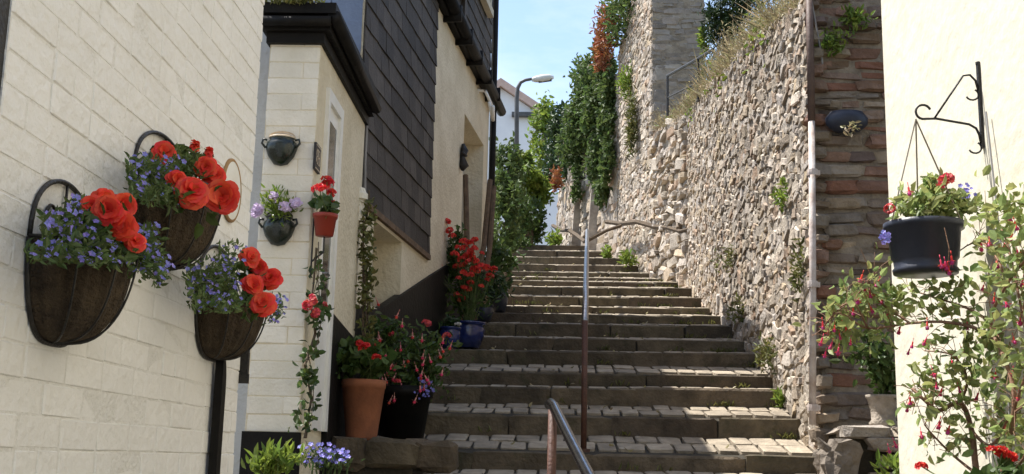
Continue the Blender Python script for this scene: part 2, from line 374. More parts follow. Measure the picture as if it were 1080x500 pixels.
sb = MB()
for i in range(len(ST)):
    Y, zn, zb = ST[i]; Y2, zn2, zb2 = ST[i + 1] if i + 1 < len(ST) else (46, tread_z(46), tread_z(46))
    xl, xr = min(left_x(Y + .01), left_x(Y2)) - .1, max(right_x(Y + .01), right_x(Y2)) + .12
    d = .022
    sb.hexa([(xl, Y + .03, zn - .6), (xr, Y + .03, zn - .6), (xr, Y2 + .04, zn - .6), (xl, Y2 + .04, zn - .6),
             (xl, Y + .03, zn - d), (xr, Y + .03, zn - d), (xr, Y2 + .04, zb2 - d), (xl, Y2 + .04, zb2 - d)])
stairs = sb.build('stairs', M['joint']); stairs['kind'] = 'structure'
kerbs = []; pav = []
for i in range(len(ST)):
    Y, zn, zb = ST[i]; Y2, zn2, zb2 = ST[i + 1] if i + 1 < len(ST) else (27.2, tread_z(27.2), tread_z(27.2))
    if Y < 3: continue
    xl, xr = left_x(Y + .05) + .02, right_x(Y + .05) + (.04 if Y > 9.1 else 0)
    x = xl; h = zn - zb + .06
    while x < xr - .05:
        w = random.uniform(.62, 1.25)
        if xr - (x + w) < .35: w = xr - x
        kz = zn - h / 2 + TILT * (.6 - (x + w / 2)) + random.uniform(-.007, .007) - .014 * math.exp(-((x + w / 2 - .9) / .5) ** 2)
        kerbs.append(((x + w / 2, Y + .085 + random.uniform(-.012, .012), kz), (w - .006, .20, h), (R(random.uniform(-1.5, 1.5)), R(random.uniform(-.35, .35)), R(random.uniform(-.5, .5)))))
        x += w
    if Y > 7.0:
        g0 = Y + .187; gl = (Y2 - g0 + .02); nr = max(1, round(gl / .30)); dr = gl / nr; sl_ = (zb2 - zn) / (Y2 - Y)
        for r_ in range(nr):
            yc = g0 + dr * (r_ + .5); x = xl - random.uniform(0, .1)
            while x < xr:
                w = random.uniform(.15, .23); xc = x + w / 2
                if xc > xr: break
                zc = zn + sl_ * (yc - Y) - .02 + TILT * (.6 - xc)
                pav.append(((xc, yc + random.uniform(-.008, .008), zc - .014 + random.uniform(-.006, .006)), (w - .018, dr - .02, .06), (math.atan(sl_) + R(random.uniform(-1.3, 1.3)), R(random.uniform(-1.5, 1.5)), R(random.uniform(-1.2, 1.2)))))
                x += w
pieces('kerb_stone', kerbs, V_KERB, M['step'], stairs, 'kerb_mass')
pieces('paver', pav, V_PAVER, M['paver'], stairs, 'paver_mass')

lt = MB(); lw_ = MB()
for (Y, zn, zb) in ST[11:28]:
    xl, xr = left_x(Y), right_x(Y + .05)
    for _ in range(random.randint(3, 7)):
        x_ = xr - abs(random.gauss(0, .35)) if random.random() < .6 else random.uniform(xl + .4, xr); m_ = random.randint(5, 14)
        leaves(lw_, np.array([x_, Y - .03, zb + .0]) + rng.normal(size=(m_, 3)) * np.array([.05, .015, .004]), .055, w=.22, D=np.tile([0, -.3, 1.], (m_, 1)), jit=.7)
    for _ in range(7):
        x_ = random.uniform(xl + .3, xr - .1); y_ = Y + random.uniform(.05, .5); leaves(lt, [[x_, y_, tread_z(y_) + .012]], .045, D=[[1, 0, .1]], jit=.8, w=.5)
tag(lw_.build('step_weeds', M['leaf_olive']), 'tiny weeds growing along the feet of the steps', 'weeds', kind='stuff')
tag(lt.build('fallen_leaves', M['straw']), 'scattered dry leaves lying on the steps', 'leaves', kind='stuff')

# ------------------------------------------------------------------ white brick house on the left
XL = -1.15
def brick_panel(parent, m, origin, u, n, u0, u1, z0, z1, course=.075, length=.225, name='brick', proud=.0020, skip=None, limit=300):
    """stretcher and header courses on a plane: origin + u * s, bricks stand a little proud of the joint"""
    a = math.atan2(u[1], u[0]); items = []; k = 0; zz = z0
    while zz < z1 - .02:
        h = min(course, z1 - zz); s = u0 - (length / 2 if k % 2 else 0) ; head = (k % 4 == 3)
        while s < u1:
            w = length / 2 if head and random.random() < .75 else length
            a0, a1 = max(s, u0), min(s + w, u1)
            if a1 - a0 > .025:
                c = (a0 + a1) / 2
                if not (skip and skip(c, zz + h / 2)):
                    p = Vector(origin) + Vector(u) * c + Vector(n) * (-.03 + proud + random.uniform(-.002, .002))
                    items.append(((p.x, p.y, zz + h / 2 + random.uniform(-.002, .002)), (a1 - a0 - .003, .06, h - .0032), (R(random.uniform(-.4, .4)), R(random.uniform(-.35, .35)), a + R(random.uniform(-.3, .3)))))
            s += w
        zz += course; k += 1
    pieces(name, items, V_BRICK, m, parent, 'brick_mass', limit)
yL0, yL1 = atX(13, 0, XL).y, atX(262, 250, XL).y
h1 = thing('brick_house', 'white painted brick house side wall at the left, hung with three flower baskets', 'house', (XL - 1, 2.5, -1.7))
wb = MB(); wb.box((-3.6, -1.5, -2.4), (XL, 1.30, 4.4)); wb.box((-3.6, 1.30, -2.4), (XL, yL0, -.7)); wb.box((-3.6, 1.30, 1.75), (XL, yL0, 4.4)); wb.box((-3.6, yL0, -2.4), (XL, yL1 - .012, 4.4)); wb.box((-3.6, 1.30, -.7), (XL - .16, yL0, 1.75))
wb.build('wall', M['white_mortar'], h1)
brick_panel(h1, M['white_brick'], (XL, 0, 0), (0, 1, 0), (1, 0, 0), yL0, yL1, -.30, 2.10)
rf = MB(); rf.hexa([(-3.9, -1.6, 4.4), (XL + .15, -1.6, 4.4), (XL + .15, yL1 + .1, 4.4), (-3.9, yL1 + .1, 4.4), (-2.5, -1.6, 5.1), (-2.3, -1.6, 5.1), (-2.3, yL1 + .1, 5.1), (-2.5, yL1 + .1, 5.1)])
rf.build('roof', M['slate'], h1)
wf = MB()
for (a, b, c, d) in ((1.30, 1.37, -.7, 1.75), (yL0 - .07, yL0, -.7, 1.75), (1.37, yL0 - .07, -.7, -.62), (1.37, yL0 - .07, 1.67, 1.75)): wf.box((XL - .12, a, c), (XL - .004, b, d))
wfo = wf.build('window', M['iron'], h1); link_pane = MB().box((XL - .09, 1.37, -.62), (XL - .08, yL0 - .07, 1.67)).build('pane', M['glass'], wfo)

# black hopper strip and iron latch at the end of that wall
p = atX(226, 380, XL); q = atX(224, 500, XL)
pb = MB(); zt = p.z
pts = [(-.024, -2.0), (.024, -2.0), (.024, zt - .10), (.020, zt - .05), (.010, zt - .015), (-.004, zt + .01), (-.024, zt + .02)]
Vv = [(XL + .012, p.y + a, b) for a, b in pts] + [(XL + .040, p.y + a, b) for a, b in pts]; n_ = len(pts)
pb.add(Vv, [tuple(range(n_ - 1, -1, -1)), tuple(range(n_, 2 * n_))] + [(i, (i + 1) % n_, n_ + (i + 1) % n_, n_ + i) for i in range(n_)])
tag(pb.build('cable_cover', M['black']), 'black strip running down the white brick wall under the lowest basket', 'cable cover')
p = atX(262, 390, XL); lb = MB()
lb.box((XL - .08, yL1 + .001, p.z - .045), (XL + .030, yL1 + .022, p.z + .055)); lb.box((XL - .01, yL1 - .012, p.z - .060), (XL + .038, yL1 + .001, p.z - .025)); lb.tube([(XL + .02, yL1 + .012, p.z + .05), (XL + .024, yL1 + .012, p.z + .075)], .009)
tag(lb.build('gate_latch', M['iron']), 'small black iron latch at the corner of the white brick wall', 'latch')

# round wall plate
p = atX(242, 201, XL); wp = thing('wall_plate', 'pale round plate with brown rim on the white brick wall beside a basket', 'plate', p)
def disc_on_wall(prof, c, sy=1.0):
    mb = MB(); n = 32; V = []; Fs = []
    for r_, d_ in prof:
        for i in range(n): a = 2 * math.pi * i / n; V.append((c[0] + d_, c[1] + r_ * math.cos(a), c[2] + r_ * math.sin(a)))
    for j in range(len(prof) - 1):
        for i in range(n): Fs.append((j * n + i, j * n + (i + 1) % n, (j + 1) * n + (i + 1) % n, (j + 1) * n + i))
    return mb.add(V, Fs)
disc_on_wall([(.114, .003), (.114, .010), (.108, .014), (.103, .012)], p).build('rim', M['clay_in'], wp, True)
disc_on_wall([(.1035, .0115), (.08, .015), (.05, .014), (.0005, .014)], p).build('dish', M['white_paint'], wp, True)

# ---- begonia blooms, shared by the baskets
def bloom_mesh(seed, m, op=1.0):
    r = random.Random(seed); mb = MB()
    for (cnt, tilt, ln, wd) in ((4, 14, .50, .42), (6, 34, .72, .52), (8, 55, .90, .58), (9, 76, 1.0, .62), (9, 98, 1.0, .62)):
        for k in range(cnt):
            a = 2 * math.pi * (k + r.uniform(-.25, .25)) / cnt; t = R(tilt * op + r.uniform(-11, 11)); L = ln * r.uniform(.88, 1.1); ph = r.uniform(0, 6)
            V = []
            for i in range(4):
                s = i / 3
                for j in range(4):
                    q = j / 1.5 - 1
                    w = wd * math.sin(math.pi * (.16 + .66 * s)) * .95
                    # up the petal it curls outwards
                    tt = t + .5 * s * s - .15
                    rad = L * s * math.sin(tt); hz = L * s * math.cos(tt) + .12 * q * q * (1 - .5 * s)
                    rad -= .10 * q * q; rf_ = .035 * math.sin(ph + q * 5) * s
                    V.append((rad * math.cos(a) - w * q * math.sin(a), rad * math.sin(a) + w * q * math.cos(a), hz + rf_))
            mb.add(V, [(i * 4 + j, i * 4 + j + 1, (i + 1) * 4 + j + 1, (i + 1) * 4 + j) for i in range(3) for j in range(3)])
    me = bpy.data.meshes.new('bloom'); me.from_pydata(mb.v, [], mb.f); me.polygons.foreach_set('use_smooth', [True] * len(me.polygons)); me.materials.append(m); return me
BEG = [bloom_mesh(s, M['begonia'], o_) for s, o_ in ((1, 1.0), (2, .72), (3, 1.12), (4, .86), (5, .6))]

def basket(pl, pr_, rim_y, bot_y, top_y, label, blooms, lob, seed, depth=.165, tuck=None):
    """half basket on the white wall: columns of its two ends on the wall, rows of rim, foot and arch top"""
    rr = random.Random(seed)
    a = atX(pl, rim_y, XL); yc = (a.y + atX(pr_, rim_y, XL).y) / 2; hw = yc - a.y
    zr = atX((pl + pr_) / 2, rim_y, XL).z; zb_ = atX((pl + pr_) / 2 + 12, bot_y, XL + depth * .55).z; zt_ = atX((pl + pr_) / 2, top_y, XL).z
    H = zr - zb_
    t = thing('flower_basket', label, 'flower basket', (XL, yc, zb_), 'half round flower baskets on the white wall')
    prof = []
    for i in range(11):
        s = i / 10; prof.append((hw * .97 * math.sin(math.acos(max(0, 1 - s)) * .0 + math.pi / 2 * (s ** .52)) if s > 0 else .0, s * H))
    prof = [(hw * .97 * math.sin(t_) ** .62 * (.9 + .1 * (1 - math.cos(t_))), H * (1 - math.cos(t_) ** .85)) for t_ in [math.pi / 2 * i / 14 for i in range(15)]]
    lin = MB()
    wob = lambda an, z_: .035 * math.sin(an * 15 + seed) * (.4 + .6 * z_ / H) + .02 * math.sin(an * 33 + 3 * z_ / H)
    lin.lathe(prof, 72, (XL + .006, yc, zb_), -math.pi / 2, math.pi / 2, sx=depth / hw, wob=wob)
    n0 = len(lin.v) - 73
    lin.v.append((XL + .01, yc, zb_ + H - .03)); c0 = len(lin.v) - 1
    lin.f += [(n0 + i, n0 + i + 1, c0) for i in range(72)]
    lin.build('liner', M['coir'], t, True)
    fr = MB()
    out = [(XL + .008, yc - q_[0] * 1.02 - .004, zb_ - .003 + q_[1]) for q_ in prof[::-1]] + [(XL + .008, yc + q_[0] * 1.02 + .004, zb_ - .003 + q_[1]) for q_ in prof]
    fr.tube(out, .006, 6)
    ah = zt_ - zr
    fr.tube([(XL + .008, yc - hw * math.cos(a_), zr + ah * math.sin(a_) ** .75) for a_ in [math.pi * i / 24 for i in range(25)]], .006, 6)
    fr.tube([(XL + .008 + depth * 1.05 * math.sin(a_), yc - hw * 1.03 * math.cos(a_), zr) for a_ in [math.pi * i / 24 for i in range(25)]], .004, 6)
    fr.tube([(XL + .008, yc - hw, zr), (XL + .008, yc + hw, zr)], .004, 6)
    for b_ in (.2, .38, .56, .74, .9):
        an = -math.pi / 2 + math.pi * b_; 
        fr.tube([(XL + .008 + (q_[0] * 1.06 + .004) * math.cos(an) * depth / hw, yc + (q_[0] * 1.06 + .004) * math.sin(an), zb_ + q_[1]) for q_ in prof], .0028, 5)
    sc = MB()
    for sgn in (-1, 1):                    # two scrolls inside the arch
        P = []
        for i in range(22):
            th = i / 21 * 3.6 * math.pi / 1.5; r_ = ah * .30 * (1 - i / 25)
            P.append((XL + .008, yc + sgn * (hw * .40 + r_ * math.cos(th + math.pi)), zr + ah * .42 + r_ * math.sin(th + math.pi)))
        sc.tube(P, .0045, 5)
    sc.tube([(XL + .008, yc, zr), (XL + .008, yc, zt_ - .003)], .0035, 5)
    fr.build('iron_frame', M['iron'], t, True); sc.build('scroll', M['iron'], t, True)
    # lobelia and foliage, pixel clouds at the depth of the basket
    fo = MB(); fl = MB()
    for (px, py, sx_, sy_, n, ox, fn) in lob:
        c = atX(px, py, XL + ox); k = c.y / F
        P = np.array([list(atX(px + g1 * sx_, py + g2 * sy_, XL + ox + g3)) for g1, g2, g3 in zip(np.clip(rng.normal(size=n), -1.7, 1.7) * .62, np.clip(rng.normal(size=n), -1.9, 1.9) * .62, rng.normal(size=n) * .025)])
        P[:, 0] = np.maximum(P[:, 0], XL + .02)
        leaves(fo, P, .020, w=.42, D=np.tile([.3, 0, .6], (n, 1)), jit=.9)
        Q = P[rng.integers(0, n, fn)] + unit(fn) * .010 + np.array([.012, -.008, .008])
        florets(fl, Q, np.tile([.6, -.5, .5], (fn, 1)), .0078)
        for _ in range(n // 22):
            e = P[rng.integers(0, n)]; fo.tube([(XL + depth * .5, yc + rr.uniform(-.6, .6) * hw, zr - .01), tuple((e + np.array([XL + depth * .5, yc, zr])) / 2 + np.array([0, 0, .03])), tuple(e)], .0016, 3, False)
    # broad begonia leaves
    bl = MB()
    for (px, py, ox, rad, tl) in blooms:
        c = np.array(atX(px, py, XL + ox))
        leaves(bl, c + rng.normal(size=(9, 3)) * rad * .45 + np.array([-.035, 0, -.025]), .040, w=.8, D=np.tile([.3, .1, -.2], (9, 1)), jit=.9)
        bl.tube([(XL + depth * .45, yc + rr.uniform(-.4, .4) * hw, zr - .02), tuple(c * .6 + np.array([XL + depth * .45, yc, zr]) * .4 + np.array([0, 0, .02])), tuple(c - np.array([.01, 0, .01]))], .004, 5, False)
    bl.build('begonia_leaves', M['leaf_mid'], t, kind='stuff')
    fo.build('lobelia_foliage', M['leaf_blue'], t, kind='stuff')
    if fl.v: fl.build('lobelia_flowers', M['lobelia'], t, kind='stuff')
    for i, (px, py, ox, rad, tl) in enumerate(blooms):
        c = atX(px, py, XL + ox); view = -c.normalized()
        dirv = (view + Vector((rr.uniform(-.5, .5), rr.uniform(-.4, .4), rr.uniform(0, .7)))).normalized() if not tl else Vector((.2, -.2, 1)).normalized()
        q_ = dirv.to_track_quat('Z', 'Y').to_euler()
        sc_ = (rad, rad, rad) if not tl else (rad * .6, rad * .6, rad * 1.3)
        link('begonia_flower', BEG[(i * 2 + seed) % 5], None, t, c - dirv * rad * .3, q_, sc_)
    return t
basket(26, 92, 262, 357, 189, 'brown half basket of red begonias and blue lobelia, leftmost on the white wall',
       [(113, 221, .18, .034, 0), (97, 217, .14, .027, 0), (127, 238, .20, .034, 0), (144, 253, .22, .027, 0), (110, 210, .14, .028, 0), (131, 217, .17, .032, 0), (121, 229, .19, .026, 0), (104, 228, .16, .024, 0)],
       [(80, 245, 32, 18, 720, .10, 100), (108, 256, 30, 11, 420, .14, 70), (152, 268, 17, 22, 480, .15, 60), (166, 288, 9, 14, 90, .16, 14), (82, 222, 12, 9, 90, .08, 18), (66, 268, 36, 9, 260, .15, 34), (108, 274, 26, 7, 160, .17, 22)], 1)
basket(136, 196, 200, 273, 140, 'brown half basket of large red begonias, highest of three on the white wall',
       [(204, 199, .22, .050, 0), (234, 207, .23, .054, 0), (173, 160, .08, .034, 0), (206, 152, .10, .028, 1), (221, 158, .12, .025, 1), (216, 176, .15, .036, 0), (187, 190, .17, .030, 0), (226, 184, .17, .034, 0)],
       [(160, 186, 23, 16, 560, .09, 95), (196, 172, 20, 12, 260, .08, 6), (172, 208, 32, 9, 320, .15, 22)], 2)
basket(204, 244, 318, 375, 258, 'smallest brown half basket with red begonias, nearest the wall corner',
       [(265, 271, .12, .040, 0), (284, 292, .19, .042, 0), (276, 318, .22, .046, 0), (267, 300, .16, .040, 0), (272, 282, .14, .034, 0)],
       [(222, 298, 24, 20, 620, .10, 75), (287, 327, 10, 12, 170, .17, 40), (240, 272, 14, 12, 110, .06, 10), (238, 322, 30, 8, 300, .15, 24)], 3)

# ------------------------------------------------------------------ porch with the door
XP, YP0, YP1 = -1.50, 6.94, 8.72
XPL = at(284, 60, YP0).x; zpt = at(320, 44, YP0).z; zpl = at(290, 455.5, YP0).z
po = thing('porch', 'cream painted brick porch with black coping, standing before the slate hung house', 'porch', (XP - .8, 8, -.3))
pw = MB(); pw.box((XPL, YP0 + .01, -.8), (XP - .01, YP1, zpt)); pw.build('wall', M['cream'], po)
brick_panel(po, M['cream_brick'], (XPL, YP0 + .01, 0), (1, 0, 0), (0, -1, 0), 0, XP - XPL, zpl, zpt, course=.105, length=.44, proud=.0032)
pl_ = MB(); pl_.box((XPL - .01, YP0 - .025, -.8), (XP + .02, YP0 + .005, zpl)); pl_.build('plinth', M['black'], po); pl_ = MB()
pl_.hexa([(XP - .01, 7.70, -.8), (XP + .025, 7.70, -.8), (XP + .025, YP1, -.8), (XP - .01, YP1, -.8), (XP - .01, 7.70, .95), (XP + .025, 7.70, .95), (XP + .025, YP1, .86), (XP - .01, YP1, .86)])
pl_.build('plinth', M['black'], po)
# side skin of render either side of the door
sk = MB(); sk.box((XP - .01, YP0 + .012, zpl), (XP + .004, 7.18, zpt)); sk.box((XP - .01, 7.18, 2.36), (XP + .004, 7.70, zpt)); sk.box((XP - .01, 7.70, .87), (XP + .004, YP1, zpt)); sk.build('render_skin', M['cream'], po)
# black moulded coping, out over both walls
cp = MB(); z0 = zpt
for (o0, za, zb2) in ((.03, z0 - .02, z0 + .05), (.07, z0 + .05, z0 + .15), (.11, z0 + .15, z0 + .22)):
    cp.box((XPL - o0 * .6, YP0 - o0, za + .001), (XP + o0, YP1 + .02, zb2))
cp.build('coping', M['black'], po)
gt = MB(); e = .06
gt.tube([(XPL - .03, YP0 - e - .04, z0 + .10), (XP + e + .02, YP0 - e - .04, z0 + .10)], .035, 8); gt.tube([(XP + e + .04, YP0 - e - .04, z0 + .13), (XP + e + .04, YP1 - .08, z0 + .09)], .045, 8)
gt.build('gutter', M['black'], po, True)
ms_ = MB(); 
leaves(ms_, blob(260, at(305, 3, YP0 - .1), (.22, .06, .03)), .05, w=.3, D=np.tile([0, 0, 1.], (260, 1)), jit=.9); ms_.build('moss', M['leaf_olive'], po, kind='stuff')
# door: white frame, glazed leaf
dr = MB(); dz0, dz1 = .16, 2.36
dr.box((XP - .05, 7.18, dz0), (XP + .03, 7.24, dz1)); dr.box((XP - .05, 7.62, dz0), (XP + .03, 7.70, dz1)); dr.box((XP - .05, 7.24, dz1 - .08), (XP + .03, 7.62, dz1))
door = MB().box((XP - .012, 7.24, dz0), (XP + .008, 7.62, dz1 - .08)).build('door', M['white_paint'], po)
dr.build('frame', M['white_paint'], door)
MB().box((XP + .004, 7.28, .95), (XP + .0105, 7.57, 2.18)).build('pane', M['glass'], door)
MB().tube([(XP + .02, 7.27, 1.15), (XP + .05, 7.27, 1.15), (XP + .05, 7.36, 1.15)], .01).build('handle', M['steel'], door)
# shaded wall behind the gap between the two houses
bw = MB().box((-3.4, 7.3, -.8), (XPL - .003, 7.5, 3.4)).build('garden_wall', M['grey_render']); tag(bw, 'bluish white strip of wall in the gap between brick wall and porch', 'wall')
# slate plaque by the door
p = atX(333, 167, XP + .004); nb = thing('number_plaque', 'small dark square plaque beside the porch door', 'plaque', p)
MB().box((XP + .004, p.y - .075, p.z - .085), (XP + .020, p.y + .075, p.z + .085)).build('plate', M['iron'], nb)
nm = MB()
for (yy, segs) in ((-.035, ((0, 0, .05, .008), (0, .042, .05, .008), (0, 0, .008, .05), (0, -.045, .05, .008), (.042, -.045, .008, .05), (0, -.045, .008, .05), (.042, 0, .008, .05))), (.03, ((0, .042, .03, .008), (0, 0, .03, .008), (0, -.045, .03, .008), (.026, -.045, .008, .09)))):
    for (a_, b_, c_, d_) in segs: nm.box((XP + .020, p.y + yy - .02 + a_, p.z + b_), (XP + .0225, p.y + yy - .02 + a_ + c_, p.z + b_ + d_))
for zz in (-.078, .070): nm.box((XP + .020, p.y - .068, p.z + zz), (XP + .022, p.y + .068, p.z + zz + .006))
nm.build('pale_lettering', M['pot_rim'], nb)

# ---- two dark wall pots on the porch face
def wall_pot(px, py, w_px, label, plant):
    c = at(px, py, YP0 - .002); w = w_px * YP0 / F / 2; t = thing('wall_pot', label, 'wall pot', c, 'dark glazed pots on the porch')
    H = w * 1.75; prof = [(.0, -H * .55), (w * .42, -H * .5), (w * .80, -H * .22), (w * .98, H * .08), (w * .92, H * .26), (w * .72, H * .36), (w * .80, H * .43)]
    b = MB(); b.lathe(prof, 24, c, math.pi, 2 * math.pi, sy=.85); b.build('pot', M['green_glaze'], t, True)
    r_ = MB(); r_.lathe([(w * .80, H * .425), (w * .84, H * .45), (w * .80, H * .485), (w * .70, H * .485), (w * .66, H * .42)], 24, c, math.pi, 2 * math.pi, sy=.85)
    # the back of the rim stands up against the wall
    for i in range(12):
        a0, a1 = math.pi * i / 12, math.pi * (i + 1) / 12
        r_.add([(c.x + w * .74 * math.cos(a0), c.y - .006, c.z + H * .47 + w * .30 * math.sin(a0)), (c.x + w * .74 * math.cos(a1), c.y - .006, c.z + H * .47 + w * .30 * math.sin(a1)), (c.x + w * .84 * math.cos(a1), c.y - .012, c.z + H * .47 + w * .38 * math.sin(a1)), (c.x + w * .84 * math.cos(a0), c.y - .012, c.z + H * .47 + w * .38 * math.sin(a0))], [(0, 1, 2, 3)])
    r_.build('rim', M['pot_rim'] if not plant else M['green_glaze'], t, True)
    k_ = MB(); k_.lathe([(.0005, H * .40), (w * .7, H * .42)], 24, c, math.pi, 2 * math.pi, sy=.85)
    k_.add([(c.x + w * .74 * math.cos(math.pi * i / 12), c.y - .005, c.z + H * .44 + w * .30 * math.sin(math.pi * i / 12)) for i in range(13)], [tuple(range(13))])
    k_.build('inside', M['clay_in'] if not plant else M['soil'], t)
    for s in (-1, 1):
        MB().tube([(c.x + s * w * .86, c.y - .03, c.z + H * .34), (c.x + s * w * 1.10, c.y - .03, c.z + H * .36), (c.x + s * w * 1.16, c.y - .03, c.z + H * .22), (c.x + s * w * .93, c.y - .03, c.z + H * .06)], .008, 6).build('handle', M['green_glaze'], t, True)
    if plant:
        fo = MB(); P = blob(330, (c.x, c.y - .05, c.z + H * .75), (w * .85, .05, w * .8), 14, .3); leaves(fo, P, .038, D=P - np.array([c.x, c.y - .02, c.z + H * .2]), jit=.12, w=.35); fo.build('leaves', M['leaf_lime'], t, kind='stuff')
        fl = MB(); Q = np.concatenate([blob(26, (c.x + dx * w, c.y - .08, c.z + H * (.62 + dz)), (w * .34, .03, w * .28)) for dx, dz in ((-1.1, .05), (1.15, .25), (-.3, .45), (.5, .1), (-1.25, -.1))]); florets(fl, Q, np.tile([0, -1., .3], (len(Q), 1)), .016); fl.build('lilac_flowers', M['lilac'], t, kind='stuff')
wall_pot(297, 159, 36, 'empty dark green pot with pale rim, high on the porch wall', False)
wall_pot(294, 243, 36, 'dark green pot with lilac flowers, low on the porch wall', True)

# ---- red plastic pot of geranium on an iron arm by the door
def pot_profile(w, h, rim=.12): return [(0.0, 0), (w * .36, 0), (w * .46, h * (1 - rim * 1.6)), (w * .5, h * (1 - rim * 1.6)), (w * .52, h), (w * .46, h), (w * .44, h * .9)]
def make_pot(t, c, w, h, m, soil=True, prof=None, n=28, nm='pot'):
    b = MB(); b.lathe(prof or pot_profile(w, h), n, c); o = b.build(nm, m, t, True)
    if soil: MB().lathe([(.0005, h * .91), (w * .47, h * .885)], n, c).build('soil', M['soil'], t)
    return o
def geranium_mesh(seed, m, k=26, s=.42):
    mb = MB(); P = unit(k); P[:, 2] = np.abs(P[:, 2]) * .9 - .15; florets(mb, P * .75, P, s)
    leaves(mb, P * .4, .3)
    me = bpy.data.meshes.new('head'); me.from_pydata(mb.v, [], mb.f); me.materials.append(m); return me
GER = [geranium_mesh(s, M['geranium']) for s in range(3)]; PINK = [geranium_mesh(s, M['pink']) for s in range(2)]; CROC = [geranium_mesh(s, M['crocosmia'], 20, .5) for s in range(3)]
def heads(t, name, pts, meshes, root, stem=None, sm=None):
    st = MB()
    for (p, r_) in pts:
        p = Vector(p)
        link(name, random.choice(meshes), None, t, p, (random.uniform(-.5, .5), random.uniform(-.5, .5), random.uniform(0, 6)), (r_, r_, r_ * .85))
        b = Vector(root) + Vector((random.uniform(-.05, .05), random.uniform(-.05, .05), 0)); md = (p + b) / 2 + Vector((random.uniform(-.03, .03), random.uniform(-.03, .03), .02))
        st.tube([b, md, p], .003, 4, False)
    if st.v: st.build('stems', sm or M['green_stem'], t)
px_ = XP + .10
c = atX(342, 249, px_); t = thing('hanging_pot', 'small red pot of scarlet geranium hung beside the porch door', 'flower pot', c)
make_pot(t, c, .15, .135, M['red_plastic'])
ar = MB(); ar.tube([(XP + .03, c.y, c.z - .16), (XP + .10, c.y, c.z - .10), (XP + .10, c.y, c.z - .004)], .006); ar.tube([(XP + .03, c.y, c.z - .25), (XP + .03, c.y, c.z + .12)], .006); ar.build('bracket', M['iron'], t)
heads(t, 'geranium_head', [(atX(345, 192, px_), .05), (atX(337, 199, px_), .05), (atX(350, 203, px_), .036), (atX(347, 214, px_), .04)], GER, c + Vector((0, 0, .12)))
fo = MB(); leaves(fo, blob(60, c + Vector((0, 0, .19)), (.07, .08, .07)), .055, w=.9); fo.build('leaves', M['leaf_mid'], t, kind='stuff')

# ---- climbing rose on the door frame, vine on the porch corner
def climber(name, label, cat, pathpts, wid, n, ls, lm, stem_r=.006, rs=None):
    P0 = [Vector(q_) for q_ in pathpts]; t = thing(name, label, cat, P0[0])
    st = MB(); st.tube(P0, [stem_r * (1 - .5 * i / len(P0)) for i in range(len(P0))], 5)
    for _ in range(6):
        i = random.randrange(len(P0) - 1); a_ = P0[i]; b_ = P0[i + 1] + Vector((random.uniform(.0, wid), random.uniform(-wid, wid), random.uniform(.05, .25)))
        st.tube([a_, (a_ + b_) / 2 + Vector((.02, random.uniform(-.03, .03), 0)), b_], stem_r * .5, 4)
    st.build('stem', M['bark'], t)
    A = np.array([list(q_) for q_ in P0]); idx = rng.random(n) * (len(P0) - 1); i0 = idx.astype(int); f_ = (idx - i0)[:, None]
    Q = A[i0] * (1 - f_) + A[i0 + 1] * f_ + rng.normal(size=(n, 3)) * wid * .55; Q[:, 0] += abs(wid) * .5
    fo = MB(); leaves(fo, Q, ls, w=.6); fo.build('leaves', lm, t, kind='stuff'); return t
pp = [atX(322, 462, XP + .06), atX(328, 420, XP + .06), atX(322, 385, XP + .06), atX(333, 352, XP + .06), atX(328, 322, XP + .07), atX(332, 292, XP + .06), atX(334, 262, XP + .05)]
t = climber('climbing_rose', 'thin climbing rose with pink blooms trained up the white door frame', 'climber', pp, .035, 70, .045, M['leaf_dark'])
fo = MB()
for (a_, b_, n) in ((332, 326, 70), (326, 395, 34), (330, 365, 22), (320, 440, 30), (336, 290, 20)): leaves(fo, blob(n, atX(a_, b_, XP + .07), (.05, .09, .07), 5, .35), .05, w=.6)
fo.build('leaf_clump', M['leaf_mid'], t, kind='stuff')
for (o1, o2) in ((5, -4), (-3, 6)):
    MB().tube([q_ + Vector((0, random.uniform(-.04, .04), 0)) for q_ in pp], .004, 4).build('stem', M['bark'], t)
for (a_, b_) in ((324, 322), (333, 330), (341, 324), (330, 316)): link('rose', PINK[0], None, t, atX(a_, b_, XP + .10), (1.2, .2, random.uniform(0, 6)), (.035,) * 3)
climber('wall_vine', 'green vine climbing the far corner of the cream porch', 'climber', [at(379, y_, YP1 - .05) + Vector((.03, 0, 0)) for y_ in (392, 360, 330, 300, 270, 240, 212)], .05, 520, .05, M['leaf_olive'], .012)
tp = at(381, 212, YP1 - .04); ck = MB(); ck.lathe([(0, -.16), (.05, -.16), (.05, .0), (.075, .01), (.075, .05), (.055, .07), (.045, .10), (.0005, .10)], 12, tp + Vector((-.02, 0, 0))); tag(ck.build('corner_finial', M['cream_brick']), 'short cream stone finial at the top of the vine', 'finial')

